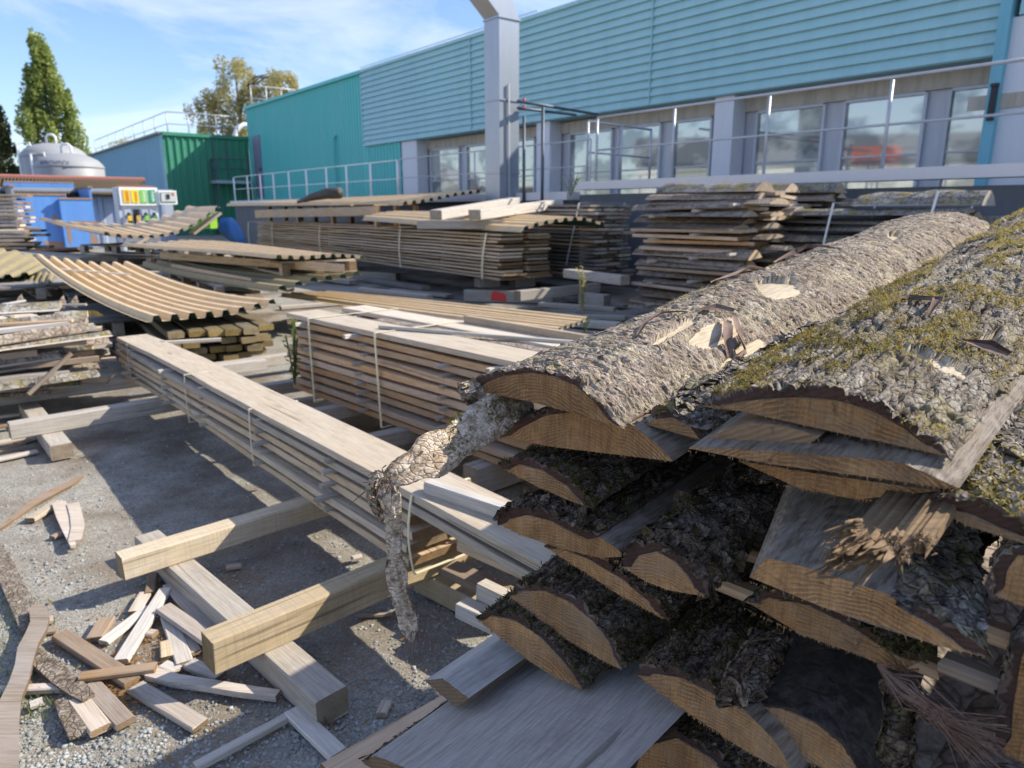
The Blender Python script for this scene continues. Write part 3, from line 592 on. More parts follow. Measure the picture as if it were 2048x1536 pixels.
# fuel pump
u0 = D(238, 378, 23.5); u1 = onplane(311, 382, u0, UD); zt_ = D(240, 374, 23.5)[2]; pw = float((u1 - u0) @ BD)
pu = thing('fuel_pump', 'white fuel pump with four coloured price panels, hanging nozzles and a side display', 'fuel pump', rotz((u0[0], u0[1], 0), RB2))
part('cabinet', MB().box((pw / 2, .3, zt_ / 2 - .05), (pw, .6, zt_ - .1)), M['pump_white'], pu)
part('side_panel', MB().box((-.045, .3, zt_ / 2), (.08, .64, zt_)), M['pump_side'], pu)
zh = onplane(300, 411, u0, UD)[2]
part('header', MB().box((pw / 2, -.06, (zt_ + zh) / 2), (pw + .06, .12, zt_ - zh)), M['pump_white'], pu)
for i, cn in enumerate(('amber', 'lemon', 'light_green', 'dark_green')):
    x = pw * (.15 + .235 * i); cn = 'yellow' if cn == 'amber' else cn
    pp = part('price_panel', MB().box((x, -.13, (zt_ + zh) / 2), (pw * .19, .02, (zt_ - zh) * .72)), M['c_' + cn], pu)
    tx_ = MB()
    for j in range(9): tx_.box((x + pw * .02, -.143, zh + (zt_ - zh) * (.22 + .065 * j)), (pw * .05 * (1 + (j * 7 % 3) * .4), .004, (zt_ - zh) * .035))
    part('lettering', tx_, M['pump_white'] if i > 1 else M['c_orange'], pp)
    nz = part('nozzle', MB().tube([(x, -.1, zh - .25), (x + .02, -.22, zh - .42), (x, -.2, zh - .75), (x + .03, -.16, zh - 1.0)], [.05, .07, .055, .05], 8).box((x, -.2, zh - .42), (.10, .12, .22)), M['black'], pu, True)
    part('splash_guard', MB().box((x, -.27, zh - .40), (.12, .06, .16)), M[('c_yellow', 'c_amber', 'c_light_green', 'c_dark_green')[i]], nz)
    part('holster', MB().box((x, -.03, zh - .55), (pw * .17, .04, .85)), M['pump_side'] if i != 1 else M['black'], pu)
s0, s1 = onplane(313, 379, u0, UD), onplane(352, 407, u0, UD); sw, szh = float((s1 - s0) @ BD), float(s0[2] - s1[2]); sx0 = pw + .04
part('display_box', MB().box((sx0 + sw / 2, -.02, s1[2] + szh / 2 - .03), (sw, .3, szh)), M['pump_white'], pu)
dp = part('display_frame', MB().box((sx0 + sw / 2, -.18, s1[2] + szh / 2 - .03), (sw * .82, .02, szh * .72)), M['dark_steel'], pu)
part('display_screen', MB().box((sx0 + sw / 2, -.195, s1[2] + szh / 2 - .03), (sw * .76, .012, szh * .62)), M['c_screen'], dp)
part('card_reader', MB().box((sx0 + sw * .5, -.21, s1[2] + szh / 2), (sw * .17, .03, szh * .34)), M['black'], dp)
part('sticker', MB().box((sx0 + sw * .78, -.205, s1[2] + szh * .65), (sw * .12, .012, szh * .16)), M['c_orange'], dp)
q = D(353, 442, 24); solo('lime_crate', 'lime green crate against the green end wall', 'crate', MB().box((.55, .3, .0), (1.1, .6, .5)).box((.55, .3, .27), (1.16, .66, .06)).box((.02, -.02, 0), (.06, .06, .52)), M['c_lime'], Matrix.Translation(Vector(q)))
# buildings only seen mirrored in the window panes: white shed across the yard
os_ = thing('white_shed', 'long white clad shed across the yard, mirrored in the factory windows', 'shed', Matrix.Translation((-21, 8, 0)))
part('wall', ribbed(0, 34, 0, 4.6, .5, .05), M['far_white'], os_, M=Matrix.Translation((0, -17, 0)) @ Matrix.Rotation(RAD(90), 4, 'Z'))
part('roof', MB().add([(.4, -17.3, 4.5), (.4, 17.3, 4.5), (-6, 17.3, 6.6), (-6, -17.3, 6.6)], [(0, 1, 2, 3)]), M['far_roof'], os_)
def mirror(px, py):
    w0_ = B(px, py, RB_); d = w0_ - CAM; d = d - 2 * (d @ BD) * BD; return w0_ + d * ((-20.9 - w0_[0]) / d[0])
h0, h1 = mirror(1688, 330), mirror(1800, 292); ya, yb = sorted((h0[1] - 8, h1[1] - 8)); za, zb_ = sorted((h0[2], h1[2]))
part('mirrored_box', MB().box((.08, (ya + yb) / 2, (za + zb_) / 2), (.1, yb - ya, zb_ - za)), M['c_orange'], os_)  # orange box added and sized so its reflection shows in one window
# ------------------------------------------------------------------ trees
def leaves(clumps, per, size, seed, droop=0.0, up=0.0):
    rs = np.random.RandomState(seed); V = []
    for (c, r) in clumps:
        n = max(8, int(per * (r[0] * r[1] * r[2]) ** .55))
        d = rs.normal(size=(n, 3)); d /= np.linalg.norm(d, axis=1)[:, None]; rad = rs.rand(n, 1) ** .38
        p = np.array(c) + d * rad * np.array(r)
        if droop: p[:, 2] -= droop * rs.rand(n) ** 2 * r[2]
        for k in range(1):
            a = rs.normal(size=(n, 3)); a /= np.linalg.norm(a, axis=1)[:, None]; a[:, 2] = a[:, 2] * .6 + up
            b = np.cross(a, rs.normal(size=(n, 3))); b /= np.linalg.norm(b, axis=1)[:, None] + 1e-9
            s = size * rs.uniform(.5, 1.3, (n, 1))
            V.append(np.stack((p - a * s, p + b * s * .5, p + a * s, p - b * s * .5), 1))
    V = np.concatenate(V); N = len(V)
    return V.reshape(-1, 3), np.arange(N * 4).reshape(N, 4)
def tree(name, label, base, trunk_h, tr, clumps, per, size, mat, seed, limbs=7, **kw):
    t = thing(name, label, 'tree', Matrix.Translation(Vector(base)), None)
    m = MB().tube([(0, 0, 0), (.05, .05, trunk_h * .5), (0, 0, trunk_h)], [tr, tr * .7, tr * .2], 8); r = random.Random(seed)
    for c, rr in r.sample(clumps, min(limbs, len(clumps))):
        z = min(trunk_h * .95, max(trunk_h * .25, c[2] - rr[2] * .8)); m.tube([(0, 0, z * .9), (c[0] * .5, c[1] * .5, (z + c[2]) / 2), c], [tr * .35, tr * .2, tr * .05], 5)
    part('trunk', m, M['trunk'], t, True)
    V, F = leaves(clumps, per, size, seed, **kw); part('crown', np_mesh('crown', V, F, M[mat], smooth=False), None, t)
    return t
r = random.Random(5)
def popl(px0, px1, pyt, d, seed, name, label, mat='poplar', extra=()):
    b0 = D((px0 + px1) / 2, 300, d); H = D(px0, pyt, d)[2]; W = (D(px1, 300, d)[0] - D(px0, 300, d)[0]) / 2; r = random.Random(seed); cl = []
    for i in range(110):
        z = H * r.uniform(.12, .96); f = (1 - max(0, z / H - .42) / .58) ** .8 if z > H * .42 else .75 + .25 * z / (H * .42)
        a, q = r.uniform(0, 6.28), r.random() ** .5; w_ = W * f
        cl.append(((math.cos(a) * w_ * q * .92 + .04 * W * (z / H), math.sin(a) * w_ * q * .9, z), (W * .17 * r.uniform(.6, 1.3), W * .17, H * .07 * r.uniform(.7, 1.7))))
    cl += [((W * x, 0, H * z), (W * a, W * a, H * b)) for x, z, a, b in extra]
    return tree(name, label, (b0[0], d, 0), H * .93, W * .10, cl, 300, .20, mat, seed, 16, up=.45)
popl(34, 176, 74, 72, 3, 'poplar_tree', 'tall dense green poplar tapering to a point behind the white tanks', extra=((-.18, .975, .08, .035), (.08, .965, .07, .03), (-.05, .92, .14, .05), (.62, .66, .16, .09), (.70, .58, .2, .1), (.78, .48, .22, .1), (.86, .40, .2, .1), (.95, .33, .2, .1)))
popl(-40, 40, 195, 70, 8, 'poplar_tree', 'dark loose tree at the left edge of the photo beside the tall poplar', 'darktree')
b0 = D(495, 420, 70); H = D(495, 104, 70)[2]; cl = []
sx = lambda px: float(D(px, 250, 70)[0] - b0[0]); sz = lambda py: float(D(495, py, 70)[2])
for px, py, rx, rz_ in ((470, 135, 30, 26), (495, 130, 22, 22), (455, 160, 26, 30), (490, 165, 34, 36), (515, 185, 26, 34), (440, 190, 22, 26), (420, 195, 18, 20), (402, 215, 14, 26), (430, 225, 22, 34), (470, 220, 30, 34), (500, 235, 26, 36), (460, 260, 24, 26), (395, 245, 8, 18), (555, 150, 24, 20), (580, 152, 22, 18), (540, 165, 18, 22), (590, 168, 10, 16), (565, 178, 26, 20), (555, 200, 20, 24), (530, 215, 20, 30), (487, 270, 20, 24), (412, 250, 12, 20)):
    k = 70 / 1420
    for j in range(3):
        cl.append(((sx(px) + r.uniform(-1, 1) * rx * k * .5, r.uniform(-1.6, 1.6), sz(py) + r.uniform(-1, 1) * rz_ * k * .4), (rx * k * .5, 1.0, rz_ * k * .55)))
tree('birch_tree', 'loose yellow green drooping birch between the annex and the teal building', (b0[0], 70, 0), H * .9, .35, cl, 400, .145, 'birch', 12, 24, droop=1.7)
# ------------------------------------------------------------------ timber yard: stacks, bearers, sheets
NS = [0]
def seed(): NS[0] += 1; return NS[0]
def dirv(az): return np.array((math.sin(RAD(az)), math.cos(RAD(az)), 0.0))     # compass style: 0 ahead, 90 right
def beam(name, label, p, q, w, h, mat, cat='beam', group=None, warp=.003, z=None, ch=.006, roll=0.0):
    """a timber from p to q; both are points of its underside centre line"""
    p, q = np.array(p, float), np.array(q, float); L = float(np.linalg.norm(q - p))
    return solo(name, label, cat, board_mesh(L, w, h, seed(), ch, warp), M[mat], frame(p, q - p), group)
def stick(label, pts, wpx, h, mat, z=0.0, name='scrap_stick', cat='offcut', z2=None, h2=None):
    """a loose lath lying on the ground, read off the photo by its centre line"""
    a = G(*pts[0], z + h); b_ = G(*pts[-1], (z if z2 is None else z2) + h)
    mid = (a + b_) / 2; sc = np.linalg.norm(mid - CAM); w_ = wpx / FPX * sc
    a, b_ = a - (0, 0, h), b_ - (0, 0, h); L = float(np.linalg.norm(b_ - a)); r = random.Random(seed())
    return solo(name, label, cat, board_mesh(L, w_, h, seed(), min(.004, h * .2), .003 if L > .3 else .001, wane=.0015, seg=8), M[mat], frame(a, b_ - a), 'loose offcuts on the gravel')
def strap_loop(name, label, Mx, x, y0, y1, z0, z1, mat='strap', wd=.016, lean=0.0, group=None, bow=0.0):
    """a flat band right round a stack at local x"""
    t = .0025; c = [(y0 - .004, z0 - .004), (y1 + .004, z0 - .004), (y1 + .004, z1 + .004), (y0 - .004, z1 + .004)]; m = MB()
    pts = []
    for i in range(4):
        a, b_ = c[i], c[(i + 1) % 4]
        for k in range(6):
            f = k / 6; bb = bow * math.sin(math.pi * f) if i == 3 else 0
            pts.append((a[0] + (b_[0] - a[0]) * f - bb, a[1] + (b_[1] - a[1]) * f))
    n = len(pts); cy, cz = (y0 + y1) / 2, (z0 + z1) / 2; vs = []
    for y, z in pts:
        oy, oz = (y - cy), (z - cz); d = math.hypot(oy, oz); xo = x + lean * (z - z0)
        for s_ in (-1, 1):
            for o_ in (0, t): vs.append((xo + s_ * wd / 2, y + oy / d * o_, z + oz / d * o_))
    fs = []
    for i in range(n):
        a, b_ = i * 4, ((i + 1) % n) * 4
        fs += [(a + 1, b_ + 1, b_ + 3, a + 3), (a, a + 2, b_ + 2, b_), (a, b_, b_ + 1, a + 1), (a + 2, a + 3, b_ + 3, b_ + 2)]
    return solo(name, label, 'strap', m.add(vs, fs), M[mat], Mx, group)
def stack(key, Mx, L, layers, pitch, th, cols, w, gap, mats, cat='plank', name='plank', jx=.03, jy=.008, warp=.005, wane=.004, colword=None, stk=(), stk_out=.0, stk_len=None, smat='sticker', stw=.035, skip=None, endj=0.0, Lk=None):
    """boards in layers on stickers; local x along the boards, y across, from z=0 up"""
    W = cols * w + (cols - 1) * gap
    for k in range(layers):
        for c in range(cols):
            if skip and skip(k, c): continue
            r = random.Random(seed()); y = w / 2 + c * (w + gap) + r.uniform(-jy, jy); x0 = r.uniform(-jx, jx) + (r.uniform(0, endj) if endj else 0)
            cw = (' ' + colword[c]) if colword else ''
            solo(name, f'{layer_word(k, layers)} board{cw} of the {key}', cat, board_mesh((Lk(k) if Lk else L) + r.uniform(-jx, jx) - x0, w * r.uniform(.94, 1.03), th * r.uniform(.92, 1.06), seed(), .003, warp, wane, 12), M[mats[0] if k == layers - 1 else r.choice(mats)], Mx @ Matrix.Translation((x0, y, k * pitch)), f'boards of the {key}')
        if k < layers - 1:
            for j, xs_ in enumerate(stk):
                r = random.Random(seed()); o_ = r.uniform(0, stk_out)
                m = board_mesh(W + o_ + .01, stw * r.uniform(.85, 1.1), pitch - th - .001, seed(), .002, .001, seg=2)
                solo('sticker', f'batten under the {layer_word(k + 1, layers)} layer, {ORD[j + 1]} along the {key}', 'batten', m, M[smat], Mx @ Matrix.Translation((xs_ + r.uniform(-.02, .02), -o_, k * pitch + th)) @ Matrix.Rotation(RAD(90), 4, 'Z'), f'spacer battens of the {key}')
# ---- the long diagonal plank stack
SA = np.array((.657, -.753, 0)); p0 = G(232, 676, .525); LS0 = np.array((p0[0], p0[1], .2))      # far left corner
LSM = frame(LS0, SA)                                     # x runs towards the camera, y to the right
yl = lambda Mx, q: (Mx.inverted() @ Vector(q))
WLS = .27
stack('long plank stack', LSM, 5.5, 6, .058, .036, 1, WLS, 0, ['grey_plank', 'tan_plank', 'tan_plank'], Lk=lambda k: 5.5 if k > 3 else 4.55, stk=(.45, 1.42, 2.15, 3.1, 3.9), stk_out=.09, jx=.05, stw=.03, wane=.008, warp=.010)
for j, (px, py) in enumerate(((243, 690), (383, 748), (521, 815), (848, 985))):
    q = yl(LSM, G(px, py, .525)); strap_loop('strap', f'{("farthest", "second farthest", "third", "nearest")[j]} pale plastic strap round the long plank stack', LSM, q.x, -.004, WLS, 0, .322, group='straps of the long plank stack', bow=.02 if j == 3 else .004, wd=.014)
# planks lying against and beside its near end
def lay(label, a, b_, z, w, h, mat, name='plank', cat='plank', za=None): return beam(name, label, G(*a, z) - (0, 0, h), G(*b_, z if za is None else za) - (0, 0, h), w, h, mat, cat)
lay('pale plank lying on the near end of the long stack', (856, 962), (1066, 1030), .575, .055, .05, 'white_plank')
lay('bluish white thin plank just below the pale sliding plank', (866, 992), (1110, 1098), .485, .10, .026, 'white_plank')
lay('squared plank with a silvery top beside the hanging bark', (930, 1075), (1110, 1150), .40, .09, .045, 'tan_plank')
for i, (a, b_) in enumerate((((946, 1062), (1010, 1022)), ((978, 1085), (1050, 1040)), ((1005, 1112), (1080, 1064)))):
    lay(f'{("far", "middle", "near")[i]} short pale crosswise plank beside the grey pipe', a, b_, .30, .085, .022, 'bearer', 'pallet_board', 'board')
lay('thick timber with a sunlit top lying under the near end of the long stack', (850, 1130), (1010, 1205), .10, .13, .10, 'bearer', 'beam', 'beam')
lay('bark-edged plank below the near end of the long stack', (900, 1130), (1060, 1205), .19, .10, .035, 'brown_scrap')
solo('split_wedge', 'pale split wedge leaning under the long stack', 'offcut', MB().prism([(0, 0), (.12, 0), (.02, .16)], 0, .03), M['bearer'], frame(G(858, 1140, .06), dirv(130)))
stick('thin pale lath poking out beneath the long stack', ((890, 1139), (925, 1117)), 8, .012, 'sticker', .11)
lay('pair of pale square timbers with a bluish sawn top beside the bark slabs', (962, 1163), (1070, 1215), .23, .06, .085, 'white_plank', 'beam', 'beam')
lay('lower pale square timber ending beside the mossy slab', (925, 1200), (1060, 1262), .17, .075, .06, 'white_plank', 'beam', 'beam')
q = G(1062, 1118, .28); m = MB(); n = 20
for (r0, x) in ((.034, 0), (.034, .3)): pass
ring = lambda r_, x: [(x, r_ * math.cos(2 * math.pi * k / n), r_ * math.sin(2 * math.pi * k / n)) for k in range(n)]
vs = ring(.034, 0) + ring(.034, .35) + ring(.026, 0) + ring(.026, .35)
m.add(vs, [(k, n + k, n + (k + 1) % n, (k + 1) % n) for k in range(n)] + [(2*n + k, 2*n + (k + 1) % n, 3*n + (k + 1) % n, 3*n + k) for k in range(n)] + [(k, (k + 1) % n, 2*n + (k + 1) % n, 2*n + k) for k in range(n)])
solo('grey_pipe', 'short grey plastic pipe with its open end showing by the slabs', 'pipe', m, M['pipe_grey'], frame(q, dirv(68)), smooth=True)
# ---- bearers
BW = .10
beam('bearer', 'sunlit square bearer with saw marks, farther of the two on the ground sleeper', G(243, 1155, .1), G(243, 1155, .1) + (.72 * 1.25, .70 * 1.25, 0), .10, .10, 'bearer')
beam('bearer', 'sunlit square bearer with saw marks, nearer of the two on the ground sleeper', G(421, 1340, .1), G(421, 1340, .1) + (.72 * 1.5, .72 * 1.5, 0), .10, .125, 'bearer')
beam('sleeper', 'weathered ground sleeper lying under the two sunlit bearers', G(665, 1444, 0.0), G(300, 1105, 0.0), .115, .10, 'old_bearer')
beam('bearer', 'grey bearer entering at the left edge under the bark pile', G(-60, 818, .1), G(-60, 818, .1) + dirv(52) * 2.3, .10, .10, 'old_bearer')
beam('bearer', 'grey bearer with a sawn end lying across a block at the left', G(22, 878, .1), G(22, 878, .1) + dirv(47) * 1.4, .10, .11, 'old_bearer')
beam('sleeper', 'dark block under the two grey bearers at the left', G(128, 918, 0), G(60, 830, 0), .13, .10, 'old_bearer')
beam('bearer', 'sunlit grey bearer between the long stack and the orange stack, farther one', G(400, 752, .1), G(400, 752, .1) + dirv(48) * 1.15, .10, .10, 'old_bearer')
beam('bearer', 'sunlit grey bearer between the long stack and the orange stack, nearer one', G(480, 800, .1), G(480, 800, .1) + dirv(52) * 1.0, .10, .10, 'old_bearer')
beam('bearer', 'shaded bearer under the middle of the orange stack', G(610, 850, .1), G(610, 850, .1) + dirv(50) * 1.6, .10, .10, 'old_bearer')
beam('bearer', 'shaded bearer under the near part of the orange stack', G(720, 905, .1), G(720, 905, .1) + dirv(50) * 1.6, .10, .10, 'old_bearer')
beam('bearer', 'far bearer under the long stack, mostly hidden', LS0 + (.2, .1, -.1), LS0 + (-.5, -.5, -.1), .10, .10, 'old_bearer')
# ---- the orange plank stack with its strapped wide top
OD = dirv(136); o0 = G(573, 629, .80); OM = frame((o0[0], o0[1], .18), OD)
stack('strapped orange plank stack', OM, 4.2, 9, .066, .044, 2, .37, .02, ['orange_plank', 'orange_plank', 'tan_plank'], stk=(.32, 1.05, 1.95, 2.7), stk_out=.06, jx=.06, colword=('on the left', 'on the right'), wane=.014, jy=.024, warp=.010)
top = .18 + 8 * .066 + .036
zt = 8 * .066 + .036 + .03
for i, (y, w_, L_, x_) in enumerate(((.15, .30, 4.3, -.02), (.60, .24, 4.2, .0))):
    solo('plank', f'wide silvery grey cover plank on the orange stack, {("left", "right")[i]} one', 'plank', board_mesh(L_, w_, .035, seed(), .003, .004, .004, 14), M['grey_plank'], OM @ Matrix.Translation((x_, y, zt)), 'cover planks of the orange stack')
solo('bark_strip', 'dark crumbling bark strip in the gap between the grey cover planks', 'bark strip', board_mesh(3.2, .13, .012, seed(), .003, .004, .02, 24), M['slab_bark_far'], OM @ Matrix.Translation((.7, .40, zt + .012)))
solo('sticker', 'long thin grey lath lying across the cover planks of the orange stack', 'batten', board_mesh(1.4, .035, .02, seed(), .002, .004), M['sticker'], OM @ Matrix.Translation((1.15, .10, zt + .038)) @ Matrix.Rotation(RAD(22), 4, 'Z'))
solo('plank', 'narrow tan plank along the far edge of the grey cover planks', 'plank', board_mesh(3.0, .05, .05, seed(), .003, .003), M['tan_plank'], OM @ Matrix.Translation((1.35, .70, zt + .036)))
for i in range(2):
    x = (.42, 1.32)[i]; strap_loop('strap', f'wide pale plastic strap round the orange stack, {("farther", "nearer")[i]} one', OM, x, -.03, .76, 0, zt + .037, wd=.022, lean=(-.02, -.05)[i], group='straps of the orange stack')
for i, x in enumerate((.28, 1.0, 2.45)):
    solo('sticker', f'{("far", "middle", "near")[i]} white batten sticking out under the grey cover planks', 'batten', board_mesh(.8, .035, .026, seed(), .002, .001), M['white_plank'], OM @ Matrix.Translation((x, -.09, zt - .029)) @ Matrix.Rotation(RAD(90), 4, 'Z'))
for x_, w_ in ((2.3, 'hidden'), (3.6, 'near')): beam('bearer', f'{w_} bearer under the nearer half of the orange stack', np.array(OM @ Vector((x_, -.1, -.18))), np.array(OM @ Vector((x_, .9, -.18))), .12, .175, 'old_bearer')
# ---- green treated boards under the big tan sheet
TD = dirv(140); t0 = G(560, 722, .05)
names = ['first', 'second', 'third', 'fourth', 'fifth']
TMx = frame(np.array((t0[0], t0[1], .10)) - dirv(146) * 2.6 - dirv(56) * 1.0, dirv(146))
for k in range(4):
    for c in range(6):
        r = random.Random(seed()); wv = .155
        solo('treated_board', f'greenish treated board, {layer_word(k, 4)} layer, {ORD[6 - c]} from the right', 'board', board_mesh(2.6 + r.uniform(-.22, .06), wv, .062, seed(), .008, .002), M['treated'], TMx @ Matrix.Translation((0, c * .172 + (k % 2) * .06 + r.uniform(-.02, .02), k * .088)), 'treated boards under the tan sheet')
solo('sticker', 'white batten end lying on the treated boards', 'batten', board_mesh(.5, .04, .03, seed()), M['white_plank'], frame(G(320, 690, .45), dirv(70)))
# ---- far strapped stack
FD = dirv(144.5); f0 = G(1000, 562, .40); FSM = frame(f0 - FD * 11.5 , FD); FSM = frame(np.array((f0[0], f0[1], .40)) - FD * 14.0, FD)
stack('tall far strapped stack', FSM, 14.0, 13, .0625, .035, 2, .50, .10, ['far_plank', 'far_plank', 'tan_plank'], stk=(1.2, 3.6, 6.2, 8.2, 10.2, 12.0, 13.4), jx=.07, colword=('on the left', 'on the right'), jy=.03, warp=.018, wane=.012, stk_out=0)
for j, px in enumerate((503, 550, 644, 803, 967)):
    q = yl(FSM, G(px, 500, .9)); r_ = onplane(px, 500, f0, np.array((FD[1], -FD[0], 0))); x = float((r_ - (f0 - FD * 14.0)) @ FD)
    strap_loop('strap', f'{ORD[5 - j]} strap from the near end of the tall far stack', FSM, x, -.03, 1.12, 0, .80, wd=.05, lean=.18 if j == 4 else .05, group='straps of the tall far stack', bow=.03)
for i, (a, zz, w_, az_, L_) in enumerate((((930, 602), 0, .2, 120, 1.6), ((690, 560), 0, .2, 120, 1.4), ((560, 540), 0, .2, 120, 1.2))):
    beam('bearer', f'{("near", "middle", "far")[i]} heavy grey bearer on the ground under the tall far stack', G(*a, 0), G(*a, 0) + dirv(100 if i == 0 else 110) * L_, .2, .2, 'old_bearer')
for i, px in enumerate((950, 1020)):
    q = G(px, 575, .2); bl = solo('block', f'{("left", "right")[i]} short block between the tall far stack and its bearer', 'block', board_mesh(.42, .25, .17, seed(), .01), M['old_bearer'], frame(q + dirv(60) * .05, dirv(60)))
q = G(992, 606, .02); solo('paint_mark', 'red paint mark sprayed on the near bearer of the tall far stack', 'paint mark', MB().add([(0, 0, .0), (.28, 0, -.02), (.27, 0, .11), (.1, 0, .16), (.02, 0, .15)], [(0, 1, 2, 3, 4)]), M['c_red'], frame(G(982, 600, .04) - dirv(100 - 90 + 180) * -.0 + dirv(190) * .012, dirv(100)))
lay('mossy-ended loose beam lying before the tall far stack', (1035, 582), (1195, 566), .33, .16, .16, 'old_bearer', 'beam', 'beam')
lay('pale timber behind the loose mossy-ended beam', (1135, 538), (1250, 552), .62, .18, .14, 'old_bearer', 'beam', 'beam')
lay('grey block end behind the loose beam', (1165, 585), (1215, 590), .22, .2, .2, 'old_bearer', 'block', 'block')
for i, (a, b_, z) in enumerate((((1080, 605), (1230, 615), .16), ((1120, 628), (1250, 632), .10), ((560, 612), (720, 600), .06), ((720, 575), (860, 590), .16))):
    lay(f'low grey board lying on the ground before the {("slab stack", "slab stack, nearer one", "orange stack far end", "tall far stack")[i]}', a, b_, z, .14, .06, 'old_bearer')
for i, (px, py, az_, L_) in enumerate(((600, 548, 142, 2.2), (650, 562, 138, 2.6), (720, 556, 146, 2.4), (790, 572, 140, 2.4), (840, 590, 128, 1.6), (900, 622, 136, 2.2), (1010, 632, 140, 1.8), (1130, 652, 118, 1.6), (1190, 610, 138, 1.4), (1225, 640, 130, 1.2))):
    q = G(px, py, .0); beam('plank', f'dark clutter plank added in shade between the two big stacks, {ORD[i + 1]} from the left', q - dirv(az_) * L_ / 2 + (0, 0, .005 + .01 * (i % 3)), q + dirv(az_) * L_ / 2 + (0, 0, .005 + .01 * (i % 3)), .22, .05 + .04 * (i % 2), ('dark_plank', 'old_bearer', 'dark_plank')[i % 3], 'plank', 'added dark planks on the ground')  # dark clutter added to deepen the shade on the ground here
# timbers lying on the tall stack
beam('beam', 'white weathered timber on top of the far stack, left of the pair', D(872, 440, 13.0), D(1030, 412, 15.5), .26, .17, 'white_plank')
beam('beam', 'white weathered timber on top of the far stack, right of the pair', D(950, 440, 12.6), D(1115, 416, 15.0), .26, .17, 'white_plank')
beam('beam', 'grey bearer plank under the two white timbers', D(836, 458, 13.0), D(1010, 458, 12.9), .2, .15, 'old_bearer')
# ---- dark weathered stack behind
k0 = D(1112, 520, 13.6); DSM = frame((k0[0], k0[1], .34) , dirv(139)); DSM = frame(np.array((1.45, 13.35, .36)) - dirv(144.5) * 5.0, dirv(144.5))
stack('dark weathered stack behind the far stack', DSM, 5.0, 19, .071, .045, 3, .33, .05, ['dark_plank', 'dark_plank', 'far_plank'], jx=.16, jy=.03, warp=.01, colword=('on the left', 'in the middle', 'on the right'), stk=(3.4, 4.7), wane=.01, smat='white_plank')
strap_loop('strap', 'white plastic strap round the dark weathered stack', DSM, 4.35, -.03, 1.12, .2, 1.36, 'white_strap', wd=.04, lean=.3)
# ---- corrugated sheets
def sheet(label, fn, ff, bn, bf, pitch=.19, amp=.024, sagL=0.0, sagW=0.0, mat='tan_sheet', group=None, curl=0.0, nl=14, warp=.012, name='corrugated_sheet'):
    """front-near, front-far, back-near, back-far corners in space; ribs run from front to back"""
    fn, ff, bn, bf = [np.array(p, float) for p in (fn, ff, bn, bf)]; Wd = np.linalg.norm(ff - fn); nr = max(3, int(round(Wd / pitch)))
    prof = []
    for i in range(nr): prof += [(i / nr, -1), ((i + .30) / nr, -1), ((i + .42) / nr, 1), ((i + .72) / nr, 1), ((i + .86) / nr, -1)]
    prof.append((1.0, -1)); r = random.Random(seed()); ph = [r.uniform(0, 6.28) for _ in range(3)]; vs = []; n = len(prof); O = (fn + bn) / 2
    for th_ in (0, -.004):
        for i in range(nl + 1):
            v = i / nl
            for u, s_ in prof:
                p = (fn * (1 - u) + ff * u) * (1 - v) + (bn * (1 - u) + bf * u) * v
                z = s_ * amp - sagL * 4 * v * (1 - v) - sagW * 4 * u * (1 - u) + curl * (1 - v) ** 3 * (u - .5) + warp * math.sin(ph[0] + 5 * v + 3 * u) + warp * math.sin(ph[1] + 9 * u)
                vs.append(p - O + (0, 0, z + th_))
    K = (nl + 1) * n; fs = []; mi = []
    for i in range(nl):
        for k in range(n - 1):
            a = i * n + k; fs.append((a, a + n, a + n + 1, a + 1)); mi.append(0); a += K; fs.append((a, a + 1, a + n + 1, a + n)); mi.append(1)
    for k in range(n - 1): fs.append((k, k + 1, K + k + 1, K + k)); mi.append(1); b_ = nl * n; fs.append((b_ + k + 1, b_ + k, K + b_ + k, K + b_ + k + 1)); mi.append(1)
    for i in range(nl):
        fs.append((i * n, K + i * n, K + (i + 1) * n, (i + 1) * n)); mi.append(1); e_ = n - 1; fs.append((i * n + e_, (i + 1) * n + e_, K + (i + 1) * n + e_, K + i * n + e_)); mi.append(1)
    m = MB().add(vs, fs); m.m = mi
    return solo(name, label, 'roofing sheet', m.mesh(name, [M[mat], M['sheet_back']]), None, Matrix.Translation(Vector(O)), group)
def par(fn, ff, bn): fn, ff, bn = map(np.array, (fn, ff, bn)); return fn, ff, bn, bn + (ff - fn)
fn, ff, bn = D(292, 637, 6.75), D(556, 602, 7.7), D(64, 508, 9.6)
sheet('large tan corrugated sheet tilted up to the left, nearest of all the sheets', fn, ff, bn, D(262, 528, 10.4), pitch=.17, amp=.03, sagL=.10, sagW=.05, warp=.006)
a, b_ = D(118, 545, 9.15), D(262, 556, 9.0); beam('sticker', 'long white lath lying across the tilted tan sheet', a + (0, 0, .03), b_ + (0, 0, .03), .035, .02, 'white_plank', 'batten')
sheet('flat tan corrugated sheet lying on a pallet behind the large tilted sheet', D(545, 516, 8.6), D(732, 512, 9.8), D(238, 488, 12.2), D(430, 483, 13.2), pitch=.17, amp=.022)
sheet('mossy sagging corrugated sheet on the lower pallet', D(545, 577, 8.2), D(724, 546, 9.4), D(275, 524, 11.0), D(430, 514, 12.0), pitch=.26, amp=.03, sagL=.05, mat='moss_sheet')
sheet('sagging tan corrugated sheet curving up to the right before the fuel pump', D(200, 462, 12.6), D(441, 413, 14.4), D(68, 434, 16.0), D(385, 411, 17.6), pitch=.20, amp=.03, sagW=.29, sagL=.02)
sheet('far tan corrugated sheet on the rear half of the tall stack', D(800, 402, 16.6), D(962, 386, 18.6), D(448, 411, 23), D(600, 402, 25), pitch=.26, amp=.04, curl=.15)
sheet('tan corrugated sheet with a domed green-backed end on the tall stack', D(1040, 462, 12.0), D(1212, 450, 13.0), D(722, 440, 16.2), D(850, 436, 17.0), pitch=.20, amp=.03, sagW=-.16)
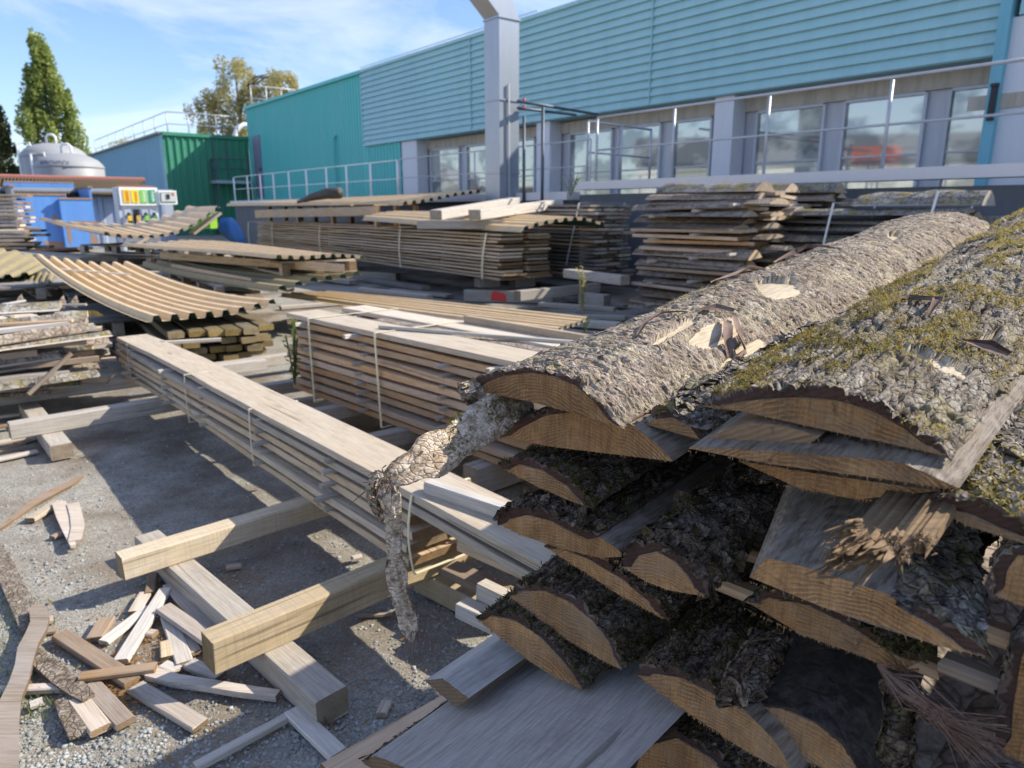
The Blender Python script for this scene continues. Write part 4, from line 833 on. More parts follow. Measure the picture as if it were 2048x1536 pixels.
sheet('long tan corrugated sheet lying low behind the orange stack', D(1112, 662, 7.7), D(1178, 636, 8.5), D(556, 590, 9.9), D(660, 584, 11.0), pitch=.15, amp=.02, warp=.006)
sheet('faded tan corrugated sheet at the left edge behind the bark pile', D(-150, 560, 9.2), D(62, 545, 10.0), D(-40, 492, 12.0), D(125, 522, 12.5), pitch=.2, amp=.022, mat='moss_sheet')
sheet('green-edged corrugated sheet under the faded one at the left', D(0, 560, 10.4), D(100, 572, 9.4), D(20, 540, 11.4), D(110, 548, 10.6), pitch=.2, amp=.02, mat='moss_sheet')
# ---- pallets under the sheets
def pallet(label, p, az, Lx, Wy, hgt, mat='tan_plank', tiers=1):
    t = thing('pallet', label, 'pallet', frame(p, dirv(az)), 'wooden pallets under the sheets')
    nb = max(3, int(Wy / .16)); dk, bk = .025, hgt - .075
    for tt in range(tiers):
        z = tt * (hgt + .01)
        for i in range(3):
            part('stringer', board_mesh(Lx, .1, .025, seed(), .002), M[mat], t, M=Matrix.Translation((0, .05 + i * (Wy - .1) / 2, z)))
            for j in range(4): part('block', MB().box((.06 + j * (Lx - .12) / 3, .05 + i * (Wy - .1) / 2, z + .026 + bk / 2), (.12, .1, bk)), M[mat], t)
        for i in range(nb): part('deck_board', board_mesh(Wy, Lx / nb * .86, .025, seed(), .002), M[mat], t, M=Matrix.Translation((Lx / nb * (i + .5), 0, z + .027 + bk)) @ Matrix.Rotation(RAD(90), 4, 'Z'))
    return t
q = D(570, 546, 8.9); pallet('pallet under the flat tan sheet with sunlit deck edge', q - dirv(144) * 3.3 + (0, 0, -.04), 144, 3.2, 1.0, .19)
q = D(455, 598, 8.6); pallet('lower pallet under the mossy sagging sheet', q - dirv(144) * 3.4 + (0, 0, -.02), 144, 2.9, 1.0, .16, 'old_bearer')
q = D(330, 600, 10.5); pallet('dark low pallet under the two middle sheets', np.array((q[0] - 2.2, q[1] + .9, .12)), 144, 2.6, 1.1, .2, 'dark_plank', 2)
q = D(260, 650, 7.5); pallet('dark pallet pile carrying the large tilted sheet', np.array((-6.0, 8.9, .02)), 140, 1.9, 1.1, .2, 'dark_plank', 2)
q = D(100, 600, 8.6); pallet('dark pallet behind the left bark pile', np.array((-8.0, 10.6, .02)), 140, 2.0, 1.2, .2, 'dark_plank', 3)
q = D(120, 490, 13.5); pallet('dark pallet under the sagging sheet by the container', np.array((q[0], q[1] + .6, .55)), 110, 2.6, 1.2, .2, 'old_bearer', 2)
q = D(760, 434, 16.5); pallet('pallet under the far tan sheet on the tall stack', np.array((q[0], q[1], 1.215)) - dirv(144.5) * 8.2, 144.5, 8.0, 1.1, .255, 'tan_plank', 2)
beam('board', 'sunlit tan fascia board along the near side of the pallet under the flat sheet', D(322, 518, 11.2), D(688, 546, 8.55), .025, .10, 'tan_plank', 'board')
beam('board', 'tan fascia board under the mossy sagging sheet', D(345, 540, 10.6), D(505, 572, 8.9), .025, .09, 'tan_plank', 'board')
beam('board', 'sunlit tan board edge below the far tan sheet on the tall stack', D(512, 436, 19.5), D(756, 431, 16.3), .03, .20, 'tan_plank', 'board')
# low timber heaps filling the yard behind the sheets
for i, (px, py, d, az_, n_, w_) in enumerate(((120, 520, 14, 130, 6, .3), (300, 500, 15.5, 140, 5, .3), (420, 470, 17, 120, 4, .3), (380, 520, 12.5, 118, 4, .28))):
    q = D(px, py, d)
    for k in range(n_):
        r = random.Random(seed()); a = az_ + r.uniform(-9, 9)
        beam('plank', f'{ORD[k + 1]} lowest dark plank in the heap {("beside the container", "behind the flat tan sheet", "below the blue tarpaulin", "between the flat sheet and the tall stack")[i]}', np.array((q[0], q[1], .02 + k * .13)) - dirv(a) * 1.6 + dirv(a + 90) * r.uniform(-.3, .3), np.array((q[0], q[1], .02 + k * .13)) + dirv(a) * 1.6 + dirv(a + 90) * r.uniform(-.3, .3), w_ * 2, .10, r.choice(['dark_plank', 'old_bearer']), 'plank', 'dark plank heaps')
a, b_ = D(385, 470, 15), D(440, 428, 15.4); beam('plank', 'pale plank leaning up under the curved end of the sagging sheet', a, b_, .3, .05, 'old_bearer', 'plank')
a, b_ = D(275, 492, 13), D(300, 478, 13.1); beam('sticker', 'short tan prop under the sagging sheet', a, b_, .06, .05, 'tan_plank', 'batten')
# blue tarpaulin bundle and black rubber roll
q = D(456, 462, 17.0); V = []; m = MB(); n = 26
for i in range(9):
    for k in range(n):
        f = i / 8; rr = .24 * math.sin(math.pi * (.08 + .86 * f)) ** .6 * (1 + .16 * math.sin(5 * 2 * math.pi * k / n + f * 5) + .06 * math.sin(11 * 2 * math.pi * k / n))
        V.append((rr * math.cos(2 * math.pi * k / n) + .30 * f ** 2, .7 * rr * math.sin(2 * math.pi * k / n), .30 - .62 * f))
m.add(V, [(i * n + k, (i + 1) * n + k, (i + 1) * n + (k + 1) % n, i * n + (k + 1) % n) for i in range(8) for k in range(n)] + [tuple(range(n)), tuple(range(8 * n, 9 * n))[::-1]])
solo('tarpaulin', 'crumpled blue tarpaulin bundle hanging at the end of the tall far stack', 'tarpaulin', m, M['c_blue'], Matrix.Translation(Vector(q)), smooth=True)
p_ = [D(596, 404, 20), D(625, 394, 19.6), D(655, 387, 19.2), D(678, 386, 18.9)]; o = p_[0]
solo('rubber_roll', 'black rubber roll with a hollow end lying on the far tan sheet', 'roll', MB().tube([p - o for p in p_], [.04, .10, .14, .15], 14).tube([p_[3] - o + (0, 0, 0), p_[3] - o + (.02, -.02, 0)], .10, 14), M['tarp'], Matrix.Translation(Vector(o)), smooth=True)
# ---- stacks of half-round slabs
def slab_mesh(L, w, h, sd, both=True, seg=7, na=6):
    """a rough half-round slab: sawn underside, bark arc above; returns wood and bark together by material"""
    r = random.Random(sd); ph = [r.uniform(0, 6.28) for _ in range(4)]; vs = []; n = na + 1; asym = r.uniform(-.25, .25)
    for i in range(seg + 1):
        x = L * i / seg + (r.uniform(-.01, .01) if i in (0, seg) else 0); ww = w * (1 + .10 * math.sin(ph[0] + x * 2.0)); hh = h * (1 + .15 * math.sin(ph[1] + x * 1.7))
        for k in range(n):
            t_ = -1 + 2 * k / na; z = hh * max(0.06, (1 - abs(t_ + asym * (1 - t_ * t_)) ** 2.0)) * (1 + r.uniform(-.10, .10)); vs.append((x, t_ * ww / 2 + .03 * math.sin(ph[2] + x), z))
        vs += [(x, ww / 2, -.006), (x, -ww / 2, -.006)]
    N = n + 2; fs, mi = [], []
    for i in range(seg):
        for k in range(N):
            a, b_ = i * N + k, i * N + (k + 1) % N; fs.append((a, b_, b_ + N, a + N)); mi.append(1 if k < na else 0)
    fs += [tuple(range(N))[::-1], tuple(range(seg * N, seg * N + N))]; mi += [0, 0]
    m = MB().add(vs, fs); m.m = mi; return m
def slab_thing(label, Mx, L, w, h, group, wm='rough_brown', bm='slab_bark_far'):
    m = slab_mesh(L, w, h, seed()); wv = MB(); bv = MB()
    wood_f = [f for f, k in zip(m.f, m.m) if k == 0]; bark_f = [f for f, k in zip(m.f, m.m) if k == 1]
    o = solo('bark_slab', label, 'slab', MB().add(m.v, wood_f), M[wm], Mx, group)
    part('bark', MB().add(m.v, bark_f), M[bm], o)
    return o
c0_ = np.array((3.10, 9.55, .14)); SSM = frame(c0_ + UD * 1.9, -UD); rr = random.Random(31)
# local x right/near along the yard, y away towards the building
nl_ = 21
for k in range(nl_):
    y = 0.0; c = 0; z = k * .081
    while y < 2.35:
        w_ = rr.uniform(.22, .48); h_ = rr.uniform(.040, .095); Ls = 1.95 + rr.uniform(-.38, .18)
        if k > nl_ - 3 and y > 1.4: h_ *= 1.3
        flip = rr.random() < .25
        Mx = SSM @ Matrix.Translation((rr.uniform(-.16, .20), y + w_ / 2 + rr.uniform(-.06, .04), z)) @ Matrix.Rotation(rr.uniform(-.10, .10), 4, 'Z') @ Matrix.Rotation(rr.uniform(-.10, .10), 4, 'X') @ Matrix.Rotation(rr.uniform(-.018, .018), 4, 'Y')
        lab = f'{layer_word(k, nl_)} layer, {ORD[c + 1]} from the front, of the tall slab stack'
        if c < 6 and (k > nl_ - 2 or y < 2.4):
            if rr.random() < .30: solo('rough_board', 'rough brown board, ' + lab, 'board', board_mesh(Ls, w_, .045, seed(), .004, .008, .02), M[rr.choice(['rough_brown', 'orange_plank', 'rough_brown'])], Mx, 'pieces of the tall slab stack')
            else: slab_thing('bark-backed slab, ' + lab, Mx, Ls, w_, h_, 'pieces of the tall slab stack')
        y += w_ + .02; c += 1
    for j, x in enumerate((.35, 1.1, 1.72)):
        if k < nl_ - 1 and (k * 3 + j) % 4 == 0:
            solo('sticker', f'pale batten above the {layer_word(k, nl_)} layer, {ORD[j + 1]} from the left, tall slab stack', 'batten', board_mesh(2.5, .05, .035, seed()), M['white_plank'], SSM @ Matrix.Translation((x, -.14, z + .046)) @ Matrix.Rotation(RAD(90), 4, 'Z'), 'spacer battens of the tall slab stack')
for i, (dx, y, w_, h_) in enumerate(((.1, .5, .42, .13), (.12, 1.0, .40, .12), (.25, 1.9, .46, .13))):
    slab_thing(f'thick half-round top slab, {ORD[i + 1]} from the left on the tall slab stack', SSM @ Matrix.Translation((dx, y, nl_ * .081)) @ Matrix.Rotation(.1 * (i - 1), 4, 'Z'), 1.8, w_, h_, 'top slabs of the tall slab stack', bm='lichen_bark_far')
# strapped mossy bundle by the terrace wall
q = B(1640, 470, 9.3); RM = frame((q[0], q[1], .6), -UD); rr = random.Random(9)
RM = frame(np.array((*B(1625, 440, 9.4)[:2], .62)) , -UD); Lb = float((B(1935, 440, 9.4) - B(1625, 440, 9.4)) @ -UD)
for k in range(9):
    for c in range(3):
        w_, h_ = rr.uniform(.28, .4), rr.uniform(.05, .08)
        slab_thing(f'mossy grey slab, {layer_word(k, 9)} layer, {("front", "middle", "rear")[c]} row of the strapped bundle', RM @ Matrix.Translation((-.6 + rr.uniform(-.1, .1), c * .38 + .2, k * .115)) @ Matrix.Rotation(rr.uniform(-.04, .04), 4, 'Z') @ Matrix.Rotation(rr.uniform(-.12, .12), 4, 'X') @ Matrix.Rotation(rr.uniform(-.012, .025), 4, 'Y'), Lb + .6 + rr.uniform(-.35, .1), w_, h_, 'slabs of the strapped bundle', 'dark_plank', 'lichen_bark_far')
slab_thing('arched mossy top slab of the strapped bundle', RM @ Matrix.Translation((Lb * .25, .35, 1.03)) @ Matrix.Rotation(.06, 4, 'Z'), Lb * .78, .55, .16, 'slabs of the strapped bundle', 'dark_plank', 'lichen_bark_far')
for i, x in enumerate((.12, Lb * .72)): strap_loop('strap', f'{("left", "right")[i]} white strap round the mossy bundle by the terrace wall', RM, x, -.02, 1.16, -.02, 1.06 + .13 * i, 'white_strap', .028, .15)
beam('bearer', 'bearer under the strapped mossy bundle', np.array(RM @ Vector((.3, -.1, -.62))), np.array(RM @ Vector((.3, 1.3, -.62))), .5, .6, 'dark_plank')
beam('bearer', 'second bearer under the strapped mossy bundle', np.array(RM @ Vector((Lb * .8, -.1, -.62))), np.array(RM @ Vector((Lb * .8, 1.3, -.62))), .5, .6, 'dark_plank')
# left bark pile
rr = random.Random(77); LP0 = np.array((-3.62, 6.05, .20))
for k in range(15):
    for c in range(6):
        az_ = 58 + rr.uniform(-22, 18); w_, h_ = rr.uniform(.05, .20), rr.uniform(.018, .05); L_ = rr.uniform(.6, 1.9)
        end = LP0 + dirv(-32) * (c * .17 - .52) + dirv(58) * rr.uniform(-.42, .16) + (0, 0, k * .037 + rr.uniform(0, .012)) - dirv(58) * (.14 if k > 11 else 0)
        lab = f'{layer_word(k, 15)} layer, {("front", "second", "third", "fourth", "fifth", "rear")[c]} row of the ragged pile at the left'
        st_ = end - dirv(az_) * L_; mat = rr.choice(['scrap', 'dark_plank', 'white_plank', 'rough_brown', 'old_bearer'])
        if rr.random() < .5: solo('waste_board', 'ragged board, ' + lab, 'board', board_mesh(L_, w_, h_, seed(), .003, .008, .02, 14), M[mat], frame(st_, end - st_ + (0, 0, rr.uniform(-.05, .05))), 'pieces of the ragged pile')
        else: slab_thing('bark-covered slab, ' + lab, frame(st_, end - st_ + (0, 0, rr.uniform(-.02, .02))), L_, w_, h_ * 1.4, 'pieces of the ragged pile', mat, rr.choice(['slab_bark_far', 'lichen_bark_far']))
slab_thing('broad bleached slab on top of the ragged pile at the left', frame(G(-190, 632, .78), dirv(62)), 1.05, .34, .05, 'pieces of the ragged pile', 'white_plank', 'lichen_bark_far')
mq = G(185, 634, .66); m = MB(); rs_ = random.Random(4)
for i in range(500):
    a, hh = rs_.uniform(0, 6.28), rs_.random() ** .5; c = Vector((math.cos(a) * .09 * hh, math.sin(a) * .05 * hh, .05 * (1 - hh * hh))); d = Vector((rs_.uniform(-1, 1), rs_.uniform(-1, 1), rs_.uniform(0, 1.4))) * .012
    m.add([c, c + d, c + d * .5 + Vector((rs_.uniform(-.006, .006), rs_.uniform(-.006, .006), 0))], [(0, 1, 2)])
M['moss'] = leafmat('moss_fronds', (.19, .15, .035), (.46, .36, .095))
solo('moss_clump', 'yellow moss clump on the front slab of the ragged pile', 'moss', m, M['moss'], Matrix.Translation(Vector(mq)))
for i, (a, b_, z) in enumerate((((5, 612), (52, 604), .80), ((0, 634), (25, 636), .74), ((95, 614), (172, 612), .74), ((48, 622), (80, 610), .78))):
    beam('sticker', f'pale lath lying on the ragged pile, {ORD[i + 1]} from the far side', G(*a, z), G(*b_, z + .02), .03, .02, 'white_plank', 'batten', 'laths on the ragged pile')
for i, (px, py) in enumerate(((122, 604), (147, 602), (38, 600))):
    q = G(px, py + 12, .72); M2 = frame(q, (.2, .3, 1), (1, -1, 0)); rs_ = random.Random(px)
    m = MB(); pts = [(-.0, -.03), (.05, -.035), (.10, -.01), (.12, .0), (.08, .02), (.04, .03), (0, .03)]
    m.add([(x + rs_.uniform(-.006, .006), y, .008 * math.sin(x * 40)) for x, y in pts] + [(x, y, -.006) for x, y in pts], [tuple(range(7)), tuple(range(13, 6, -1))] + [(k, 7 + k, 7 + (k + 1) % 7, (k + 1) % 7) for k in range(7)])
    solo('bark_flake', f'curled bark flake standing up on the ragged pile, {("middle", "right", "left")[i]} one', 'bark flake', m, M['slab_bark_far'], M2)
beam('branch', 'thin brown branch leaning against the ragged pile at the left', D(60, 792, 5.0), D(146, 710, 5.25), .03, .03, 'brown_scrap', 'branch')
# far left stack
FLM = frame(np.array((*D(40, 430, 17)[:2], .1)) - dirv(75) * 3, dirv(75))
stack('pale stack at the left edge before the container', FLM, 3.0, 22, .085, .05, 2, .35, .05, ['tan_plank', 'scrap', 'far_plank'], jx=.12, colword=('in front', 'behind'), warp=.012, wane=.01, skip=lambda k, c: k > 21)
FLN = frame(np.array((*D(55, 430, 15.2)[:2], .1)) - dirv(75) * 3, dirv(75))
stack('lower pale stack at the left edge', FLN, 3.0, 13, .085, .05, 2, .35, .05, ['tan_plank', 'scrap', 'far_plank'], jx=.2, colword=('in front', 'behind'), warp=.012, wane=.01)
# ---- weeds
def weed(label, px, py, d, h, n, mat='weed', z0=None, sp=.12, name='weed'):
    q = D(px, py, d) if z0 is None else G(px, py, z0); r = random.Random(seed()); m = MB()
    for j in range(max(3, n // 14)):
        a = r.uniform(0, 6.28); l = h * r.uniform(.6, 1); tip = Vector((math.cos(a) * sp * .6, math.sin(a) * sp * .6, l)); m.tube([(0, 0, 0), tip * .5 + Vector((0, 0, l * .08)), tip], .004 + h * .004, 4)
        for k in range(n // max(3, n // 14)):
            f = r.uniform(.15, 1); c = tip * f; b_ = Vector((r.uniform(-1, 1), r.uniform(-1, 1), r.uniform(-.3, .6))).normalized() * h * .10; s_ = b_.cross(Vector((0, 0, 1))) * .35
            m.add([c, c + b_ * .5 + s_, c + b_, c + b_ * .5 - s_], [(0, 1, 2, 3)])
    return solo(name, label, 'weed', m, M[mat], Matrix.Translation(Vector(q)))
weed('tall thin weed growing at the far corner of the orange stack', 590, 770, 5.2, .55, 60, sp=.07)
weed('dry weed stem between the tall far stack and the slab stack', 1165, 632, 10, .75, 60, 'birch')
weed('low dark weed beside the tan sheet before the slab stack', 1168, 668, 8.6, .25, 60)
weed('small green shrub on the terrace corner beside the white edge', 1141, 392, 14.3, .42, 110, 'weed', sp=.3)
weed('dead brown leaf spray hanging under the ragged pile', 212, 768, 5.3, .08, 20, 'deadleaf')
# ---- loose offcuts lying on the gravel
S = stick
def tubeboard(label, pts, wpx, th, mat, z=0.0, name='scrap_stick', cat='offcut', zs=None):
    P_ = [G(*p, z + th + (zs[i] if zs else 0)) for i, p in enumerate(pts)]; o = P_[0].copy(); vs = []; n = len(P_)
    for i, p in enumerate(P_):
        d = P_[min(i + 1, n - 1)] - P_[max(i - 1, 0)]; d /= np.linalg.norm(d); s_ = np.array((-d[1], d[0], 0)) / max(1e-6, math.hypot(d[0], d[1])); hw = (wpx[i] if hasattr(wpx, '__len__') else wpx) / FPX * np.linalg.norm(p - CAM) / 2
        vs += [p - o + s_ * hw, p - o - s_ * hw, p - o - s_ * hw * .9 - (0, 0, th), p - o + s_ * hw * .9 - (0, 0, th)]
    fs = [(i*4+k, i*4+(k+1) % 4, i*4+4+(k+1) % 4, i*4+4+k) for i in range(n - 1) for k in range(4)] + [(0, 3, 2, 1), (4*n-4, 4*n-3, 4*n-2, 4*n-1)]
    return solo(name, label, cat, MB().add(vs, fs), M[mat], Matrix.Translation(Vector(o)), 'loose offcuts on the gravel')
M['wavy'] = wood('wavy_grey_wood', (.52, .42, .32), (.36, .26, .17), (.50, .47, .44), .5, grain=.4, end=(.30, .2, .12), knots=False)
M['stick_bark'] = bark('stick_bark', (.40, .35, .29), (.24, .19, .14), (.06, .045, .035), la=.25, sc=1.6)
tubeboard('wavy weathered board curving down the left edge of the photo', ((73, 1210), (80, 1238), (72, 1262), (56, 1290), (48, 1325), (38, 1360), (20, 1400), (10, 1450), (2, 1550)), (20, 26, 29, 28, 24, 27, 30, 36, 44), .024, 'wavy', .03)
tubeboard('bark-covered stick at the left edge above the wavy board', ((-20, 1090), (8, 1130), (26, 1170), (40, 1200), (52, 1225), (62, 1262)), (26, 26, 28, 30, 30, 26), .02, 'stick_bark')
tubeboard('bark-covered strip running from the wavy board towards the brown stick', ((62, 1302), (90, 1325), (125, 1355), (158, 1380), (176, 1394)), (22, 28, 30, 28, 20), .022, 'stick_bark', .012)
tubeboard('short bark-covered stick between the bark strip and the pale stick', ((124, 1396), (140, 1425), (156, 1462)), (20, 30, 28), .022, 'stick_bark')
S('pale stick lying across behind the wavy board at the left', ((-10, 1377), (134, 1370)), 18, .022, 'scrap')
S('rusty brown stick pointing from the short brown block to the lower right', ((122, 1265), (268, 1360)), 28, .022, 'brown_scrap')
S('short brown block above the rusty brown stick', ((213, 1233), (188, 1274)), 27, .022, 'brown_scrap')
S('bright white stick, left one of the crossing pair', ((296, 1212), (206, 1281)), 20, .02, 'white_plank')
S('long pale stick leaning over the bright white stick', ((332, 1176), (243, 1318)), 24, .022, 'white_plank', .02, z2=.0)
S('short grey stick standing in shade under the bearer', ((290, 1184), (268, 1222)), 23, .02, 'scrap')
S('dark brown stub beneath the farther sunlit bearer', ((306, 1146), (299, 1184)), 16, .025, 'brown_scrap')
S('wide grey brown lath next to the ground sleeper', ((340, 1166), (428, 1264)), 32, .02, 'scrap', .012)
S('grey lath crossing below the wide grey brown lath', ((324, 1212), (420, 1278)), 30, .02, 'scrap', .03)
S('lavender white lath pointing at the near bearer end', ((334, 1230), (366, 1324)), 27, .018, 'white_plank', .004)
S('narrow lath in the shade left of the near bearer', ((362, 1254), (390, 1302)), 22, .018, 'scrap')
S('stubby light chunk between the laths', ((334, 1280), (336, 1312)), 24, .022, 'bearer')
S('broken pale chunk with a torn edge beside the stubby chunk', ((326, 1326), (356, 1338)), 22, .015, 'white_plank')
S('small squared offcut peeping out under the near bearer', ((378, 1324), (440, 1350)), 26, .022, 'scrap')
S('brown stick lying on top of the rusty stick', ((160, 1350), (312, 1330)), 22, .02, 'brown_scrap', .024)
tubeboard('long lavender white slat with a bark edge under the near bearer', ((300, 1342), (350, 1356), (420, 1366), (480, 1376), (556, 1386)), (24, 22, 20, 20, 18), .024, 'scrap', .003)
S('brown grey stick with a broken end, right of the pale brown stick', ((178, 1366), (250, 1442)), 31, .022, 'brown_scrap')
S('pale brown stick with a broken end beside the short bark stick', ((155, 1394), (200, 1456)), 31, .022, 'scrap')
S('sunlit stick lying alone below the lavender slat', ((272, 1368), (402, 1446)), 31, .02, 'scrap')
S('long thin white stick at the bottom edge', ((388, 1532), (586, 1424)), 18, .024, 'white_plank')
S('white stick joining the thin one at a corner', ((584, 1418), (676, 1506)), 34, .022, 'white_plank', .006)
S('tiny white block at the foot of the wavy board', ((58, 1408), (84, 1398)), 17, .018, 'white_plank')
S('little block behind the top of the wavy board', ((86, 1240), (106, 1234)), 18, .02, 'scrap')
S('little brown chip beside the top of the wavy board', ((88, 1262), (112, 1258)), 13, .014, 'brown_scrap')
S('tiny squared chip right of the long pale stick', ((296, 1262), (310, 1264)), 17, .022, 'scrap')
S('small pale block lying in the shade between the two bearers', ((452, 1132), (482, 1128)), 12, .02, 'scrap')
S('small block in the shade next to the nearer bearer', ((702, 1114), (722, 1110)), 14, .02, 'scrap')
S('pale chip standing on the gravel beside the brown plank', ((762, 1426), (774, 1400)), 20, .018, 'scrap')
S('flat brown chip in the shade right of the nearer bearer', ((716, 1230), (784, 1226)), 9, .008, 'brown_scrap')
tubeboard('dark brown splintered strip lying at the left on the gravel', ((-30, 1075), (20, 1040), (62, 1008), (100, 985), (135, 968), (166, 950)), (4, 10, 16, 24, 20, 4), .012, 'brown_scrap')
S('yellow sided block against the splintered strip', ((58, 1036), (116, 1000)), 17, .026, 'bearer')
tubeboard('thin lath of the curved pair, left one', ((118, 1004), (126, 1030), (136, 1056), (146, 1090)), (20, 20, 18, 8), .016, 'scrap', .02)
tubeboard('bent lath of the curved pair, right one', ((146, 1006), (152, 1028), (156, 1052), (150, 1080)), (18, 18, 20, 20), .02, 'scrap', .022)
S('short stub under the curved pair of laths', ((104, 1072), (140, 1056)), 13, .018, 'brown_scrap')
for i, (a, b_, wp_, mt) in enumerate((((-10, 832), (40, 826), 14, 'scrap'), ((-10, 852), (36, 846), 12, 'brown_scrap'), ((-10, 884), (62, 872), 16, 'scrap'), ((-10, 900), (48, 884), 10, 'brown_scrap'), ((30, 884), (74, 872), 14, 'white_plank'), ((-10, 918), (74, 900), 14, 'scrap'))):
    S(f'offcut in the small heap under the left bearers, {ORD[i + 1]} from the back', (a, b_), wp_, .02, mt, .02 if i < 4 else 0)
# grass and dead leaves
rs_ = np.random.RandomState(3); n = 420; px_ = np.where(rs_.rand(n) < .55, rs_.uniform(-20, 110, n), rs_.uniform(-20, 40, n)); py_ = np.where(rs_.rand(n) < .5, rs_.uniform(1380, 1440, n), rs_.uniform(1200, 1400, n))
V = []
for x, y in zip(px_, py_):
    q = G(x, y, 0); a = rs_.uniform(0, 6.28); h_ = rs_.uniform(.012, .05); d = np.array((math.cos(a), math.sin(a), 0)); s_ = np.array((-d[1], d[0], 0)) * .0018
    V += [q + s_, q - s_, q + d * h_ * .6 + (0, 0, h_)]
tag(link('grass', np_mesh('grass', V, np.arange(len(V)).reshape(-1, 3), M['grass'], False)), 'sparse grass tufts beside the wavy board', 'grass', kind='stuff')
V = []; Fq = []
for j in range(2600):
    x, y = (rs_.normal(300, 40), rs_.normal(1300, 45)) if j % 3 == 0 else ((rs_.normal(235, 30), rs_.normal(1390, 25)) if j % 3 == 1 else (rs_.uniform(-10, 950), 800 + 740 * rs_.rand() ** .7))
    q = G(x, y, .002) + (0, 0, .004); a = rs_.uniform(0, 6.28); s_ = rs_.uniform(.003, .006) * (3.0 if rs_.rand() < .12 else 1); d = np.array((math.cos(a), math.sin(a), rs_.uniform(-.2, .5))) * s_; e = np.array((-math.sin(a), math.cos(a), rs_.uniform(-.3, .5))) * s_ * rs_.uniform(.2, .6)
    V += [q - d, q + e, q + d, q - e]
tag(link('wood_chips', np_mesh('wood_chips', V, np.arange(len(V)).reshape(-1, 4), M['deadleaf'], False)), 'small bark chips and dead leaves littering the gravel', 'litter', kind='stuff')
# ------------------------------------------------------------------ the near pile of bark slabs
AX = dirv(45.4); CX = dirv(135.4); S0 = .844; TILT = .135; ANG = math.atan2(AX[1], AX[0])
def proj(P):
    P = np.asarray(P) - CAM; f = P[:, 1] * CP - P[:, 2] * SP; u = P[:, 1] * SP + P[:, 2] * CP
    return 1024 + FPX * P[:, 0] / f, 768 - FPX * u / f
t = NT('slab_sawn_wood')
yz = t.coord((0.0, 1, 1), shift=False); wob = t.n('TexNoise', {'Vector': t.coord((3, 9, 9)), 'Scale': 1.6, 'Detail': 3.0}, 'Color')
ctr = t.n('VectorMath', {0: t.n('VectorMath', {0: yz, 1: (0, 0, .17)}, operation='ADD'), 1: t.n('VectorMath', {0: wob, 1: (.0, .035, .035)}, operation='MULTIPLY')}, operation='ADD')
rad = t.n('VectorMath', {0: ctr}, 1, operation='LENGTH')
rings = t.n('Math', {0: t.n('Math', {0: rad, 1: 1050.0}, operation='MULTIPLY')}, operation='SINE')
fine = t.noise(t.coord((3, 170, 170)), 2.2, 3, .7); big = t.noise(t.coord((2, 6, 6)), 2.4, 5, .65, .5); sawm = t.noise(t.coord((4, 190, 14), rot=(RAD(20), 0, 0)), 1.3, 3, .7)
endc = t.ramp(big, (.28, (.29, .145, .060)), (.52, (.47, .26, .108)), (.75, (.60, .39, .20)))
endc = t.mix(t.mul(t.ramp(rings, (.0, .65), (.8, 0.0)), t.ramp(t.noise(t.coord((1, 8, 8)), 2.0, 3), (.4, .05), (.65, 1.0))), endc, (.13, .065, .027)); endc = t.mix(t.ramp(sawm, (.42, 0.0), (.66, .5)), endc, (.105, .058, .026)); endc = t.mix(t.ramp(fine, (.56, 0.0), (.72, .55)), endc, (.58, .41, .23))
crk = t.n('TexVoronoi', {'Vector': t.n('VectorMath', {0: t.coord((0, 6, 1.1)), 1: t.n('VectorMath', {0: wob, 1: (0, .5, .3)}, operation='MULTIPLY')}, operation='ADD'), 'Scale': 1.1}, 'Distance', feature='DISTANCE_TO_EDGE')
endc = t.mix(t.mul(t.ramp(crk, (.0, .8), (.005, 0.0)), t.ramp(t.noise(t.coord((1, 9, 9)), 1.6, 2), (.52, 0.0), (.60, 1.0))), endc, (.035, .02, .012))
greyed = t.mix(t.ramp(t.noise(t.coord((1, 5, 9)), 2.2, 5, .7), (.40, .75), (.62, .05)), endc, (.27, .205, .14)); endc = t.mix(t.n('Math', {0: t.mul(t.rand(), 5.7)}, operation='FRACT'), endc, greyed)
side = t.mix(t.ramp(t.noise(t.coord((.8, 14, 14)), 3, 5, .65, .8), (.3, 0.0), (.7, 1.0)), (.30, .24, .175), (.19, .145, .10)); side = t.mix(t.ramp(t.noise(t.coord((1.2, 3, 3)), 2.5, 5, .7), (.42, 0.0), (.62, .8)), side, (.36, .335, .30))
side = t.mix(t.ramp(t.noise(t.coord((2.5, 60, 60)), 2, 3, .7), (.35, .7), (.55, 0.0)), side, (.10, .075, .05))
nx = t.n('SeparateXYZ', {0: t.n('TexCoord', out='Normal')}, 0); ie = t.ramp(t.n('Math', {0: nx, 1: -1.0}, operation='MULTIPLY'), (.55, 0.0), (.75, 1.0))
c = t.mix(ie, side, endc); t.color(t.n('HueSaturation', {'Color': c, 'Value': t.n('MapRange', {0: t.rand(), 3: .8, 4: 1.2})})); t.set('Roughness', .85); t.set('Specular IOR Level', .2)
t.bump(t.add(t.add(t.mul(fine, .7), t.mul(sawm, .8)), t.mul(rings, .18)), .9, .004); M['slab_wood'] = t.m
M['hero_grey'] = bark('scaly_grey_bark', (.49, .425, .345), (.32, .262, .205), (.072, .054, .04), lich=(.54, .48, .29), la=.5, sc=3.2, st=(1.9, .8, .8), crack=.25, red=(.36, .26, .21), bump=.5, plate=True)
M['hero_moss'] = bark('mossy_ridged_bark', (.37, .325, .27), (.20, .168, .132), (.044, .036, .029), lich=(.56, .54, .48), la=.38, moss=(.29, .235, .075), ma=.5, sc=2.6, st=(.8, 1.4, 1.4), crack=.3, bump=.7, plate=True)
